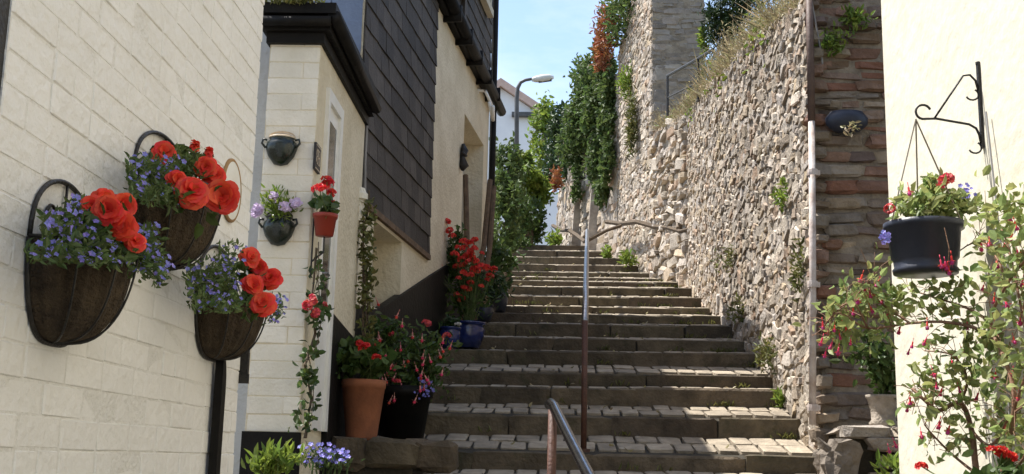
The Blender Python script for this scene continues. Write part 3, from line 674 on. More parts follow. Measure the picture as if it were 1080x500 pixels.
# ------------------------------------------------------------------ slate hung house beyond the porch
U = Vector((.106, 1, 0)).normalized(); NF = Vector((U.y, -U.x, 0)); AF = math.atan2(U.y, U.x)
def fp(Y, z, off=0): return Vector((fx(Y), Y, z)) + NF * off
YH0, YS1, YT0, YH1 = 8.76, 11.45, 12.7, 14.95; ZG = 4.72; ZS = 2.0; ZE = 5.25; ZT = 7.6
sh = thing('slate_house', 'slate hung house with cream roughcast wall and long black gutter beside the steps', 'house', (fx(12) - 1.5, 12, 0))
def slab(mb, y0, y1, z0, z1, o0, o1):
    A = [fp(y0, 0, o0), fp(y0, 0, o1), fp(y1, 0, o1), fp(y1, 0, o0)]
    if isinstance(z0, (int, float)): z0 = (z0, z0)
    if isinstance(z1, (int, float)): z1 = (z1, z1)
    zz0 = (z0[0], z0[0], z0[1], z0[1]); zz1 = (z1[0], z1[0], z1[1], z1[1])
    mb.hexa([(a.x, a.y, b) for a, b in zip(A, zz0)] + [(a.x, a.y, b) for a, b in zip(A, zz1)])
ry0, ry1 = 13.2, 14.6; rz1 = at(497, 130, 13.6).z; wy0, wy1, wz0, wz1 = 9.35, 10.35, 1.22, 1.93
hb = MB()
slab(hb, YH0, YH1, -.6, ZE, -3.2, -.30)                       # core
slab(hb, YH0, wy0, -.6, ZE, -.30, 0); slab(hb, wy0, wy1, -.6, wz0, -.30, 0); slab(hb, wy0, wy1, wz1, ZE, -.30, 0)
slab(hb, wy1, ry0, -.6, ZE, -.30, 0); slab(hb, ry0, ry1, rz1, ZE, -.30, 0); slab(hb, ry1, YH1, -.6, ZE, -.30, 0)
slab(hb, YT0, YH1, ZE, ZT, -3.2, -.02)
hb.build('wall', M['cream'], sh)
w_ = MB(); slab(w_, wy0, wy1, wz0, wz1, -.297, -.26); w_.build('blind_window', M['reveal'], sh)
w_ = MB(); slab(w_, ry0, ry1, .8, rz1 - .002, -.297, -.24); w_.build('door', M['reveal'], sh)
pk = MB(); slab(pk, YH0 + .02, 9.6, -.3, (1.12, 1.22), -.05, .03); pk.build('plinth', M['black'], sh); pk = MB(); slab(pk, 9.6, 11.6, -.3, (1.22, 1.84), -.05, .03); pk.build('plinth', M['black'], sh); pk = MB(); slab(pk, 11.6, ry0 - .05, .3, (1.84, 2.30), -.05, .03); pk.build('plinth', M['black'], sh)
sls = []
def slates(y0, y1, z0, z1, base=.012):
    k = 0; z_ = z0
    while z_ < z1:
        y_ = y0 - (.13 if k % 2 else 0)
        while y_ < y1:
            w = .26; a0, a1 = max(y_, y0), min(y_ + w, y1)
            if a1 - a0 > .03:
                h = min(.235, z1 - z_ + .03); c_ = fp((a0 + a1) / 2, z_ + h / 2, base + random.uniform(0, .004))
                sls.append((tuple(c_), ((a1 - a0) / U.y - .005, .011, h), (R(-3.4) + R(random.uniform(-.8, .8)), R(random.gauss(0, .55) if random.random() < .96 else random.choice((-3, 3))), AF)))
            y_ += w
        z_ += .20; k += 1
slates(YH0, YS1, ZS, ZE); slates(YT0, YH1, ZG + .1, ZT, .0); slates(YS1, YT0, ZG + .1, ZE)
pieces('slate', sls, V_SLATE, M['slate'], sh, 'slate_mass')
ed = MB(); slab(ed, YH0, YS1, ZS - .04, ZS + .01, 0, .035); ed.build('slate_batten', M['old_wood'], sh)
# gable towards the camera, its slates coloured blue for the skylight they catch
gs = []
for k in range(18):
    z_ = 2.6 + k * .2; x_ = fx(YH0) - .005 + (.12 if k % 2 else 0)
    while x_ > fx(YH0) - 2.2:
        xe = min(x_, fx(YH0) - .005); gs.append(((xe / 2 + x_ / 2 - .13, YH0 - .018 + random.uniform(-.003, .003), z_ + .11), (.248 - (x_ - xe), .011, .235), (R(3.4), R(random.uniform(-.4, .4)), 0))); x_ -= .26
pieces('gable_slate', gs, V_SLATE, M['skylit_slate'], sh, 'gable_slate_mass', 200)
# gutter, fascia, downpipe, small bracket box
gu = MB(); gy0 = 10.8
gu.tube([fp(gy0, ZG + .06, .13), fp(YH1 + .25, ZG - .05, .13)], .065, 10); slab(gu, gy0, YH1 + .1, ZG - .03, ZG + .12, 0.0, .07)
for yy in (11.8, 12.5, 13.2, 13.9, 14.6): gu.obox(fp(yy, ZG, .10), U, NF, (0, 0, 1), .02, .10, .09)
gu.build('gutter', M['black'], sh, True)
vb = MB(); slab(vb, YT0, YT0 + .10, ZG + .1, ZT, .0, .06); vb.build('corner_board', M['slate'], sh)
up = MB(); slab(up, 13.75, 14.5, 5.75, 5.85, .02, .10); slab(up, 13.75, 13.82, 5.85, 7.0, .02, .07); slab(up, 14.43, 14.5, 5.85, 7.0, .02, .07); upo = up.build('upper_window', M['reveal'], sh)
pn = MB(); slab(pn, 13.82, 14.43, 5.85, 7.0, .02, .045); pn.build('pane', M['glass'], upo)
dp = MB(); zb_ = tread_z(15.9); dp.tube([fp(YH1 + .08, 9.0, .02), fp(YH1 + .08, ZG + .3, .04), fp(YH1 + .05, ZG - .4, .05), fp(YH1 + .02, zb_, .06)], .045, 8); dp.build('downpipe', M['black'], sh, True)
rfm = MB(); A = [fp(YH0 - .05, ZE, .12), fp(YT0, ZE, .12), fp(YT0, ZE + 1.3, -1.9), fp(YH0 - .05, ZE + 1.3, -1.9)]
rfm.add(A + [a + Vector((0, 0, .06)) for a in A], [(3, 2, 1, 0), (4, 5, 6, 7), (0, 1, 5, 4), (1, 2, 6, 5), (2, 3, 7, 6), (3, 0, 4, 7)]); rfm.build('roof', M['slate'], sh)
A = [fp(YT0 - .05, ZT, .15), fp(YH1 + .1, ZT, .15), fp(YH1 + .1, ZT + 1.3, -1.9), fp(YT0 - .05, ZT + 1.3, -1.9)]
MB().add(A + [a + Vector((0, 0, .06)) for a in A], [(3, 2, 1, 0), (4, 5, 6, 7), (0, 1, 5, 4), (1, 2, 6, 5), (2, 3, 7, 6), (3, 0, 4, 7)]).build('upper_roof', M['slate'], sh)
bx_ = MB(); a = at(504, 96, 14.2)
for (pa, pb_) in (((503, 95), (512, 96)), ((512, 96), (519, 112)), ((503, 95), (504, 101)), ((516, 108), (520, 127)), ((520, 112), (520, 127))):
    A_ = atX(pa[0], pa[1], -.90); B_ = atX(pb_[0], pb_[1], -.90); 
    Y_ = 14.0; bx_.tube([at(pa[0], pa[1], Y_), at(pb_[0], pb_[1], Y_ + .2)], .022, 6)
bx_.build('waste_pipe', M['white_paint'], sh, True)
ln = MB(); ln.tube([fp(8.85, 2.75, .04), fp(8.85, 2.3, .04), fp(8.9, 1.95, .04)], .012, 6); ln.build('cable', M['lead'], sh)
# black wall ornament
c = at(487, 166, 13.0); t = thing('wall_ornament', 'small black iron ornament on the cream roughcast wall', 'ornament', c); o_ = fp(c.y, c.z, .03)
ob = MB(); ob.tube([o_ + Vector((0, 0, .16)), o_ + Vector((.02, 0, .08)), o_ + Vector((0, 0, 0)), o_ + Vector((.02, 0, -.10)), o_ + Vector((0, 0, -.16))], [.02, .05, .03, .06, .015], 7)
ob.tube([o_ + Vector((0, -.07, .04)), o_ + Vector((.04, 0, .02)), o_ + Vector((0, .07, .06))], .018, 6); ob.build('casting', M['iron'], t, True)
# poles leaning by the doorway
for i, (x0, y0, x1, y1, lab) in enumerate(((497, 252, 517, 190, 'longest grey brown pole leaning in the cream doorway'), (505, 252, 521, 197, 'curved brown pole leaning beside the downpipe'), (488, 256, 491, 185, 'upright thin wooden pole at the doorway edge'))):
    A_ = at(x0, y0, 13.9); B_ = at(x1, y1, 14.4); A_.z = tread_z(13.9) + .0; md = (A_ + B_) / 2 + Vector((.05, 0, .02))
    tag(MB().tube([A_, md, B_], .035, 7).build('wooden_pole', M['old_wood']), lab, 'pole', 'poles leaning by the doorway')

# ------------------------------------------------------------------ raised stone ledge for the pots
led = thing('pot_ledge', 'low rough stone ledge at the foot of the porch carrying the pots', 'ledge', (-1.1, 8.3, -.1))
zl = at(390, 463, 7.95).z
MB().box((XP - .05, 7.92, -.5), (-.92, 9.02, zl - .02)).build('core', M['joint'], led)
its = []
x = XP + .01
while x < -.80:
    w = random.uniform(.22, .36); its.append(((x + w / 2, 7.93, zl - .10), (w, .16, .21), (R(random.uniform(-3, 3)), R(random.uniform(-2, 2)), R(random.uniform(-4, 4))))); x += w
y = 8.05
while y < 8.95: its.append(((-.93, y + .12, zl - .10), (.16, .26, .2), (0, R(random.uniform(-3, 3)), R(random.uniform(-4, 4))))); y += .26
for k in range(14): its.append(((random.uniform(XP + .1, -1.0), random.uniform(8.05, 8.95), zl - .03), (.28, .3, .05), (R(random.uniform(-1, 1)), R(random.uniform(-1, 1)), random.uniform(-.3, .3))))
pieces('stone', its, V_STONE, M['step'], led)

# terracotta pot
c = at(381, 462, 8.12); c.z = zl - .008
t = thing('terracotta_pot', 'tall terracotta pot of red geraniums on the stone ledge', 'flower pot', c)
ht = at(381, 401, 8.12).z - c.z; wt = 47 * 8.12 / F
make_pot(t, c, wt, ht, M['terracotta'], prof=[(0, 0), (wt * .34, 0), (wt * .345, ht * .05), (wt * .475, ht * .86), (wt * .49, ht * .865), (wt * .505, ht), (wt * .46, ht), (wt * .44, ht * .9)])
fo = MB(); P = blob(420, at(378, 383, 8.1), (.17, .14, .12), 20, .3); leaves(fo, P, .075, w=.95, D=np.tile([0, -.3, .4], (len(P), 1)), jit=1.); fo.build('leaves', M['leaf_mid'], t, kind='stuff')
heads(t, 'geranium_head', [(at(379, 362, 8.0), .035), (at(384, 366, 7.70), .045), (at(397, 377, 7.70), .036), (at(394, 364, 8.05), .022)], GER, c + Vector((0, 0, ht)))

# ---- fuchsia blossom, hanging
def fuchsia_mesh(red, skirt):
    mb = MB(); 
    mb.tube([(0, 0, 1.1), (0, 0, .62)], [.05, .03], 4)
    mb.lathe([(.05, .62), (.11, .52), (.10, .25), (.13, .10)], 6)
    for k in range(4):
        a = math.pi / 2 * k + .3; ca, sa = math.cos(a), math.sin(a)
        V = [(.10 * ca, .10 * sa, .12), (.28 * ca - .12 * sa, .28 * sa + .12 * ca, .06), (.55 * ca, .55 * sa, .02), (.28 * ca + .12 * sa, .28 * sa - .12 * ca, .06)]; mb.add(V, [(0, 1, 2, 3)])
    m1 = len(mb.f); mb.lathe([(.10, .10), (.22, -.10), (.20, -.30)], 7); mb.tube([(0, 0, 0), (.03, .02, -.62)], .018, 3)
    me = bpy.data.meshes.new('fuchsia'); me.from_pydata(mb.v, [], mb.f); me.materials.append(red); me.materials.append(skirt)
    for i, pq in enumerate(me.polygons):
        pq.use_smooth = True
        if m1 <= i < m1 + 14: pq.material_index = 1
    return me
FU_RED = fuchsia_mesh(M['fuchsia_red'], M['fuchsia_skirt']); FU_PALE = fuchsia_mesh(M['fuchsia_pale'], M['fuchsia_red'])
# black tub of trailing fuchsia on the first tread
c = at(422, 458, 9.02); c.z = tread_z(9.1) + .0; c = Vector((at(424, 458, 9.3).x, 9.3, tread_z(9.3)))
t = thing('fuchsia_tub', 'wide black tub overflowing with pale pink fuchsia behind the terracotta pot', 'flower tub', c)
wt = 62 * 9.3 / F; ht = at(424, 408, 9.3).z - c.z
make_pot(t, c, wt, ht, M['black'])
fo = MB(); P = np.concatenate([blob(900, at(425, 378, 9.3), (.36, .22, .30), 40, .22), blob(260, at(395, 352, 9.3), (.15, .1, .12), 10, .3), blob(200, at(455, 390, 9.3), (.14, .1, .12), 10, .3)]); leaves(fo, P, .06, w=.5, D=np.tile([0, -.2, -.1], (len(P), 1)), jit=1.); 
for k in range(26):
    e = P[rng.integers(0, len(P))]; b = np.array(c) + np.array([0, 0, ht * .9]); fo.tube([tuple(b), tuple((b + e) / 2 + np.array([0, 0, .1])), tuple(e)], .004, 3, False)
fo.build('leaves', M['leaf_mid'], t, kind='stuff')
pr = random.Random(5)
for k in range(46):
    q_ = at(pr.gauss(424, 20), pr.gauss(380, 19), 9.3 - pr.uniform(.15, .3)); link('fuchsia_flower', FU_PALE, None, t, q_, (pr.uniform(-.4, .4), pr.uniform(-.4, .4), pr.uniform(0, 6)), (.055,) * 3)
heads(t, 'pink_head', [(at(450, 341, 9.2), .045), (at(471, 354, 9.2), .04), (at(413, 352, 9.2), .03), (at(419, 402, 9.0), .03)], PINK, c + Vector((0, 0, ht)))
fl = MB(); Q = blob(34, at(446, 410, 9.1), (.10, .05, .09)); florets(fl, Q, np.tile([0, -1., .3], (34, 1)), .011); fl.build('lobelia_flowers', M['lobelia'], t, kind='stuff')

# blue glazed pots of red flowers by the wall
def glazed(px, py, Y, w_px, h_px, label, m=M['blue_glaze']):
    c = at(px, py, Y); c.z = tread_z(Y); w = w_px * Y / F; h = h_px * Y / F
    t = thing('glazed_pot', label, 'flower pot', c, 'pots along the left side of the steps')
    make_pot(t, c, w, h, m, prof=[(0, 0), (w * .34, 0), (w * .46, h * .45), (w * .47, h * .75), (w * .43, h * .88), (w * .5, h * .95), (w * .5, h), (w * .43, h), (w * .42, h * .9)])
    return t, c, h
t, c, h = glazed(493, 357, 12.35, 38, 27, 'large blue glazed pot with tall vermilion flowers against the roughcast wall')
fo = MB(); P = np.concatenate([blob(430, at(494, 308, 12.4), (.26, .2, .26), 30, .25), blob(280, at(480, 268, 12.4), (.10, .1, .22), 10, .3)]); leaves(fo, P, .075, w=.45, D=np.tile([0, 0, .5], (len(P), 1)), jit=.9); fo.build('leaves', M['leaf_mid'], t, kind='stuff')
pts = [(at(471, 234, 12.3), .055), (at(474, 243, 12.25), .05), (at(477, 249, 12.3), .05)]
for k in range(44):
    x_, y_ = pr.gauss(495, 15), pr.gauss(281, 19)
    if 462 < x_ < 527 and 246 < y_ < 326: pts.append((at(x_, y_, 12.3 - pr.uniform(0, .2)), pr.uniform(.032, .058)))
heads(t, 'vermilion_head', pts, CROC, c + Vector((0, 0, h)))
t, c, h = glazed(474, 368, 11.9, 24, 22, 'small blue pot with one white bloom, beside the large blue pot')
fo = MB(); leaves(fo, blob(90, c + Vector((0, 0, h + .04)), (.11, .1, .07)), .06, w=.6); fo.build('leaves', M['leaf_dark'], t, kind='stuff')
link('white_head', geranium_mesh(5, M['white_petal'], 14), None, t, at(483, 342, 11.8), (0, 0, 0), (.04, .04, .03))
t, c, h = glazed(526, 306, 15.0, 22, 26, 'dark pot with green leaves higher up the steps', M['black_plastic'])
fo = MB(); leaves(fo, np.concatenate([blob(300, at(530, 272, 15.0), (.26, .2, .16), 14, .3), blob(200, at(519, 292, 14.6), (.16, .15, .18), 8, .3)]), .10, w=.5); fo.build('leaves', M['leaf_mid'], t, kind='stuff')
link('yellow_head', geranium_mesh(6, M['straw'], 10), None, t, at(534, 300, 14.7), (0, 0, 0), (.04, .04, .03))
t, c, h = glazed(511, 322, 13.9, 20, 17, 'dark round pot of low green foliage behind the vermilion flowers', M['black_plastic'])
fo = MB(); leaves(fo, blob(420, at(510, 303, 13.9), (.26, .2, .20), 18, .3), .07, w=.5); fo.build('leaves', M['leaf_dark'], t, kind='stuff')

# foreground plants at the left foot of the picture
def clump(name, label, px, py, Y, rx, rz, n, ls, lm, fl=None, nf=0, group=None, up=.8):
    top = at(px, py, Y); base = Vector((top.x, Y, tread_z(Y) - .02)); t = thing(name, label, 'plant', base, group); fo = MB()
    P = blob(n, top, (rx, rx * .8, rz), max(6, n // 25), .3); leaves(fo, P, ls, w=.35, D=np.tile([0, 0, up], (n, 1)), jit=.8)
    for k in range(10):
        e = P[rng.integers(0, n)]; fo.tube([tuple(base + Vector((random.uniform(-.05, .05), 0, 0))), tuple((np.array(base) + e) / 2 + np.array([random.uniform(-.05, .05), 0, 0])), tuple(e)], .005, 4, False)
    fo.build('leaves', lm, t, kind='stuff')
    if nf:
        f2 = MB(); Q = P[rng.integers(0, n, nf)] + np.array([0, -.03, .03]); florets(f2, Q, np.tile([0, -.7, .6], (nf, 1)), .015); f2.build('flowers', fl, t, kind='stuff')
clump('leafy_plant', 'yellow green upright leaves in the bottom left corner before the porch', 296, 492, 6.3, .12, .07, 190, .075, M['leaf_lime'])
clump('lobelia_plant', 'low blue lobelia at the foot of the white door frame', 343, 486, 6.7, .13, .055, 420, .03, M['leaf_blue'], M['lobelia'], 90)

# ------------------------------------------------------------------ sunny rubble wall on the right
def wtop(Y):
    pts_ = [(9.15, at(856, -16, 9.15).z)] + [(q_.y, q_.z) for q_ in (atX(845, 2, 2.06), atX(800, 34, 2.06), atX(760, 76, 2.06), atX(722, 120, 2.06))] + [(20.4, at(698, 146, 20.4).z + .1)]
    for (a_, b_), (c_, d_) in zip(pts_, pts_[1:]):
        if Y <= c_: return b_ + (d_ - b_) * (Y - a_) / (c_ - a_)
    return pts_[-1][1]
rw = thing('rubble_wall', 'tall sunlit rubble stone garden wall climbing along the right of the steps', 'wall', (2.3, 9.2, tread_z(9.2)))
rb = MB(); ys_ = [9.17 + i * (20.4 - 9.17) / 40 for i in range(41)]
for a_, b_ in zip(ys_, ys_[1:]):
    rb.hexa([(right_x(a_) + .014, a_, -.4), (right_x(a_) + .6, a_, -.4), (right_x(b_) + .6, b_, -.4), (right_x(b_) + .014, b_, -.4),
             (right_x(a_) + .014, a_, wtop(a_) - .02), (right_x(a_) + .6, a_, wtop(a_) - .02), (right_x(b_) + .6, b_, wtop(b_) - .02), (right_x(b_) + .014, b_, wtop(b_) - .02)])
rb.build('core', M['mortar'], rw)
def rubble(P0, P1, base, top, hr, wr, out, deep, jz=.02, rot=9, lean=9, turn=6, big=.14):
    P0, P1 = Vector(P0), Vector(P1); L = (P1 - P0).length; u = (P1 - P0) / L; ang = math.atan2(u.y, u.x); n = Vector((-u.y, u.x, 0))
    if n.x > 0 and abs(u.y) > .5: n = -n
    if n.y > 0 and abs(u.x) >= .5: n = -n
    its = []; z_ = min(base(0), base(L)) - .1; zmax = max(top(0), top(L), top(L / 2))
    while z_ < zmax:
        h = random.uniform(*hr); s = random.uniform(-.1, 0)
        while s < L:
            w = random.uniform(*wr); c_ = s + w / 2; hh = h * (random.uniform(.75, 1.2) if random.random() > big else random.uniform(1.4, 2.1)); w = w * (1.6 if hh > 1.3 * h else 1)
            if c_ < L and base(c_) - .08 < z_ < top(c_) - h * .4:
                d = random.uniform(*deep); p_ = P0 + u * max(min(c_, L - w * .3), w * .52) + n * (-d * .5 + random.uniform(*out))
                its.append(((p_.x, p_.y, z_ + h / 2 + random.uniform(-jz, jz)), (w * 1.02, d, hh), (R(random.uniform(-lean, lean)), R(random.uniform(-rot, rot)), ang + R(random.uniform(-turn, turn)))))
            s += w
        z_ += h * .98
    return its
its = rubble((2.06, 9.15, 0), (2.06, 17.6, 0), lambda s: tread_z(9.15 + s), lambda s: wtop(9.15 + s), (.038, .10), (.06, .22), (-.018, .014), (.12, .16), rot=24, lean=5, turn=3)
u2 = (Vector((1.74, 20.3, 0)) - Vector((2.06, 17.6, 0))).length
its += rubble((2.06, 17.6, 0), (1.74, 20.3, 0), lambda s: tread_z(17.6 + s), lambda s: wtop(17.6 + s), (.05, .15), (.10, .40), (-.02, .08), (.2, .34), rot=20)
pieces('stone', its, V_RUB, M['rubble'], rw)
# end of that wall, in the shade, facing the camera: big brown stones
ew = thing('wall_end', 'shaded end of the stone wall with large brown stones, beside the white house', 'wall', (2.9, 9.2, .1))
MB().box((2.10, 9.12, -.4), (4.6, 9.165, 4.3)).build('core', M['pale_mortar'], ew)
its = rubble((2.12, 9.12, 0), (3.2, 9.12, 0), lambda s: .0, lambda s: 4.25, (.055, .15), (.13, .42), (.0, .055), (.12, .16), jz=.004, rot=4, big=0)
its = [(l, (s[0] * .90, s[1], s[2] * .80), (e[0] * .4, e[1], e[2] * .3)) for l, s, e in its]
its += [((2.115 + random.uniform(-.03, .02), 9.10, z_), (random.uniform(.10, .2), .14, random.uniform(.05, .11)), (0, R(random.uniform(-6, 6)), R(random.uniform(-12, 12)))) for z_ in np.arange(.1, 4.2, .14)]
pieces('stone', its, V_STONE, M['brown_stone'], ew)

# tower wall behind, the shade of its near face put into the stone colour
tw = thing('tower_wall', 'tall square stone wall rising above the rubble wall, shaded on its near face', 'wall', (2.1, 22, 3.5))
zt1 = at(690, 0, 20.4).z + 1.6; zt2 = at(648, 58, 23.6).z
TB = [(1.765, 20.42), (1.325, 23.6), (2.7, 23.6), (2.72, 20.42)]
MB().hexa([(a_, b_, 2.5) for a_, b_ in TB] + [(TB[0][0], TB[0][1], zt1), (TB[1][0], TB[1][1], zt2), (2.7, 23.6, zt2), (2.72, 20.42, zt1)]).build('core', M['pale_mortar'], tw)
ttop = lambda s: zt1 + (zt2 - zt1) * s / 3.3
pieces('stone', rubble((1.75, 20.42, 0), (1.31, 23.6, 0), lambda s: tread_z(20.4 + s), ttop, (.055, .12), (.09, .28), (-.01, .014), (.12, .16), rot=20, lean=5, turn=3), V_STONE, M['rubble'], tw)
pieces('shaded_stone', rubble((1.76, 20.42, 0), (2.72, 20.42, 0), lambda s: wtop(20.3) - .6, lambda s: zt1, (.08, .17), (.14, .42), (-.005, .03), (.12, .16), rot=5), V_STONE, M['shade_stone'], tw, 'shaded_stone_mass')
# farther wall running on up the lane
fw = thing('lane_wall', 'far stone wall under hanging ivy, bending left up the lane', 'wall', (.5, 28.5, tread_z(28.5)))
fb = MB(); zf = at(612, 150, 28).z
for (a_, b_), (c_, d_) in zip(WALL[3:], WALL[4:]):
    fb.hexa([(a_, b_, 4), (a_ + .6, b_, 4), (c_ + .6, d_, 4), (c_, d_, 4), (a_, b_, zf + .3), (a_ + .6, b_, zf + .3), (c_ + .6, d_, zf + 1.), (c_, d_, zf + 1.)])
fb.build('core', M['far_stone'], fw)
its = rubble((1.30, 23.6, 0), (.45, 28.5, 0), lambda s: tread_z(23.6 + s), lambda s: zf + .3, (.10, .2), (.2, .5), (-.02, .05), (.12, .2)) + rubble((.45, 28.5, 0), (.12, 38, 0), lambda s: tread_z(28.5 + s), lambda s: zf + .6, (.12, .24), (.25, .6), (-.02, .06), (.12, .2))
pieces('stone', its, V_STONE, M['rubble'], fw, limit=120)
bu = MB()
for yy in (25.4, 27.4): 
    x_ = right_x(yy); bu.hexa([(x_ - .28, yy, 4), (x_ + .1, yy, 4), (x_ + .1, yy + .8, 4), (x_ - .28, yy + .8, 4), (x_ - .05, yy, zf), (x_ + .1, yy, zf), (x_ + .1, yy + .8, zf), (x_ - .05, yy + .8, zf)])
bu.build('buttress', M['far_stone'], fw)

# garden bank held by the rubble wall
gb = MB(); V = []
for y_ in ys_:
    x_ = right_x(y_); V += [(x_ + .5, y_, wtop(y_) - .08), (x_ + 1.4, y_, wtop(y_) + .05), (x_ + 8, y_, wtop(y_) + .6), (x_ + 30, y_, wtop(y_) + 1)]
gb.add(V, [(i * 4 + k, i * 4 + k + 1, i * 4 + k + 5, i * 4 + k + 4) for i in range(40) for k in range(3)])
g = gb.build('garden_bank', M['grass_ground']); g['kind'] = 'structure'
# dry grass and valerian along the wall top
gr = MB()
for k in range(330):                       # tufts of unequal size, thin between
    y_ = 9.5 + random.random() * 10.3; m_ = random.randint(6, 26); hgt = random.choice((.08, .12, .16, .22, .30)) * random.uniform(.8, 1.2); sp = random.uniform(.05, .18)
    P = np.array([right_x(y_) + random.uniform(-.03, .35), y_, wtop(y_) - .05]) + rng.normal(size=(m_, 3)) * np.array([sp * .6, sp, .03])
    leaves(gr, P, hgt, w=random.uniform(.018, .045), D=np.tile([random.uniform(-1.1, .1), random.uniform(-.5, .5), 1.], (m_, 1)), jit=.65, fold=.02)
    if k % 2 == 0: leaves(gr, P + np.array([-.06, 0, hgt * .6]) + rng.normal(size=P.shape) * np.array([.05, .07, .07]), .04, w=.4)
tag(gr.build('dry_grass', M['straw']), 'straw coloured grass growing along the top of the rubble wall', 'grass', kind='stuff')
gr = MB(); n = 1500; yy = 10 + rng.random(n) * 9.5; keep = np.sin(yy * 2.3 + .4) + rng.normal(size=n) * .5 > .35; yy = yy[keep]
P = np.stack([np.array([right_x(y_) for y_ in yy]) + rng.random(len(yy)) * .4 - .06, yy, np.array([wtop(y_) for y_ in yy]) + rng.normal(size=len(yy)) * .14 - .02], 1); leaves(gr, P, .085, w=.5)
tag(gr.build('wall_top_weeds', M['leaf_lime']), 'small green weeds mixed into the dry grass on the rubble wall', 'weeds', kind='stuff')
# weeds rooted in the wall face and at its foot
def tuft(px, py, X, rx, rz, n, ls, lm, label, name='wall_weed', Yp=None, w=.35):
    c = atX(px, py, X) if Yp is None else at(px, py, Yp); t = MB(); P = blob(n, c, (rx * .5, rx, rz), max(5, n // 20), .32); leaves(t, P, ls, w=w, D=np.tile([-.4, 0, .4], (n, 1)), jit=.9)
    r_ = thing(name, label, 'plant', c, 'weeds growing on and under the stone walls'); t.build('leaves', lm, r_, kind='stuff')
    MB().tube([tuple(c + Vector((.12, 0, -.05))), tuple(c), tuple(c + Vector((-.03, 0, rz * .6)))], .006, 4).build('stem', M['green_stem'], r_)
    return r_
for (px, py, rx, rz, n, lm, lab) in ((812, 372, .22, .16, 260, 'leaf_olive', 'yellowing weeds at the foot of the rubble wall by the fourth step'), (693, 284, .5, .2, 260, 'leaf_lime', 'bright green weed at the wall foot near the rough stones'), (845, 283, .10, .18, 130, 'leaf_olive', 'small weed low on the rubble wall beside the pipe'),
        (826, 205, .12, .10, 110, 'leaf_lime', 'small green weed halfway up the rubble wall near the pipe'), (768, 275, .25, .16, 150, 'leaf_olive', 'olive weed on the rubble wall above the middle steps'), (822, 420, .12, .06, 90, 'leaf_lime', 'grass tuft at the foot of the rubble wall by the second step'),
        (780, 330, .2, .12, 130, 'leaf_olive', 'short dry weed on the lower rubble wall right of the middle steps')):
    tuft(px, py, 2.03, rx, rz, n, .06, M[lm], lab)
tuft(664, 274, 0, .22, .14, 200, .10, M['leaf_lime'], 'yellow green grass at the foot of the tower wall', Yp=21.4)
tuft(640, 268, 0, .15, .10, 150, .10, M['leaf_lime'], 'grass tuft beside the topmost visible steps on the right', Yp=23.0)
tuft(585, 254, 0, .3, .16, 200, .14, M['leaf_lime'], 'lit green grass at the very top of the steps', Yp=28)
tuft(668, 132, 0, .16, .5, 420, .12, M['leaf_olive'], 'hanging green plant on the sunny side of the tower wall', Yp=21.6, w=.2)
tuft(660, 88, 0, .25, .3, 260, .12, M['leaf_lime'], 'small plant high on the tower wall by the ivy', Yp=22.3, w=.25)
# railing on the bank below the tower
rl = MB(); A_ = at(705, 108, 17.6) + Vector((.1, 0, -.2)); B_ = at(705, 84, 17.6) + Vector((.1, 0, 0)); C_ = at(737, 66, 15.8) + Vector((.1, 0, 0)); D_ = at(737, 98, 15.8) + Vector((.1, 0, -.3)); E_ = at(760, 46, 14.4) + Vector((.1, 0, 0)); 
A_ = Vector((2.3, 17.6, wtop(17.6) - .08)); B_ = Vector((at(704, 80, 17.6).x, 17.6, at(704, 80, 17.6).z)); A_.x = B_.x; C_ = at(736, 62, 15.9); D_ = Vector((C_.x, C_.y, wtop(C_.y) - .1)); E_ = at(752, 52, 15.2)
for q0, q1 in ((A_, B_), (B_, C_), (C_, D_), (C_, E_)): rl.tube([q0, q1], .022, 6)
rl.tube([A_ * .55 + B_ * .45, D_ * .55 + C_ * .45], .012, 5)
tag(rl.build('garden_railing', M['iron']), 'thin dark metal railing on the bank under the tower', 'railing')

# bare ivy stems looping along the walls
def loop_stem(pts_, r_, label):
    tag(MB().tube(pts_, r_, 6).build('bare_stem', M['bark']), label, 'stem', 'bare climbing stems on the walls')
loop_stem([at(x_, y_, Y_) for x_, y_, Y_ in ((583, 238, 31), (592, 243, 29), (600, 243, 26.5), (608, 248, 23), (617, 255, 20), (640, 243, 19.9), (655, 238, 20.0))], [.05, .05, .045, .04, .035, .03, .03], 'dark bare stem arching out from the far wall towards the handrail')
loop_stem([at(x_, y_, Y_) for x_, y_, Y_ in ((640, 234, 23.0), (655, 236, 22.0), (672, 234, 20.6), (690, 239, 20.0), (705, 240, 18.8), (718, 244, 17.9), (732, 240, 17.2))], [.05, .05, .045, .045, .04, .035, .02], 'bare brown stem running along the foot of the tower wall')

# ------------------------------------------------------------------ drainpipe at the wall corner
pi_ = thing('corner_pipe', 'pale weathered pipe standing at the corner of the rubble wall', 'pipe', (2.0, 9.0, .2))
a = at(857, 448, 9.0); b = at(856, 128, 9.0); d = at(853, -30, 9.0)
MB().tube([a, (a + b) / 2 + Vector((.006, 0, 0)), b], .027, 8).build('lower_pipe', M['pipe_white'], pi_, True)
MB().tube([b + Vector((0, 0, .001)), d], .03, 8).build('upper_pipe', M['pipe_brown'], pi_, True)
for y_ in (182, 430, 300): q_ = at(857, y_, 9.0); cl_ = MB(); cl_.lathe([(.04, -.025), (.042, 0), (.04, .025)], 10, q_); cl_.box((q_.x - .01, q_.y, q_.z - .02), (q_.x + .06, q_.y + .12, q_.z + .02)); cl_.build('clip', M['pipe_white'], pi_)
MB().tube([at(855, -5, 8.98), at(866, 55, 9.05), at(868, 70, 9.08)], .008, 5).build('cable', M['lead'], pi_)

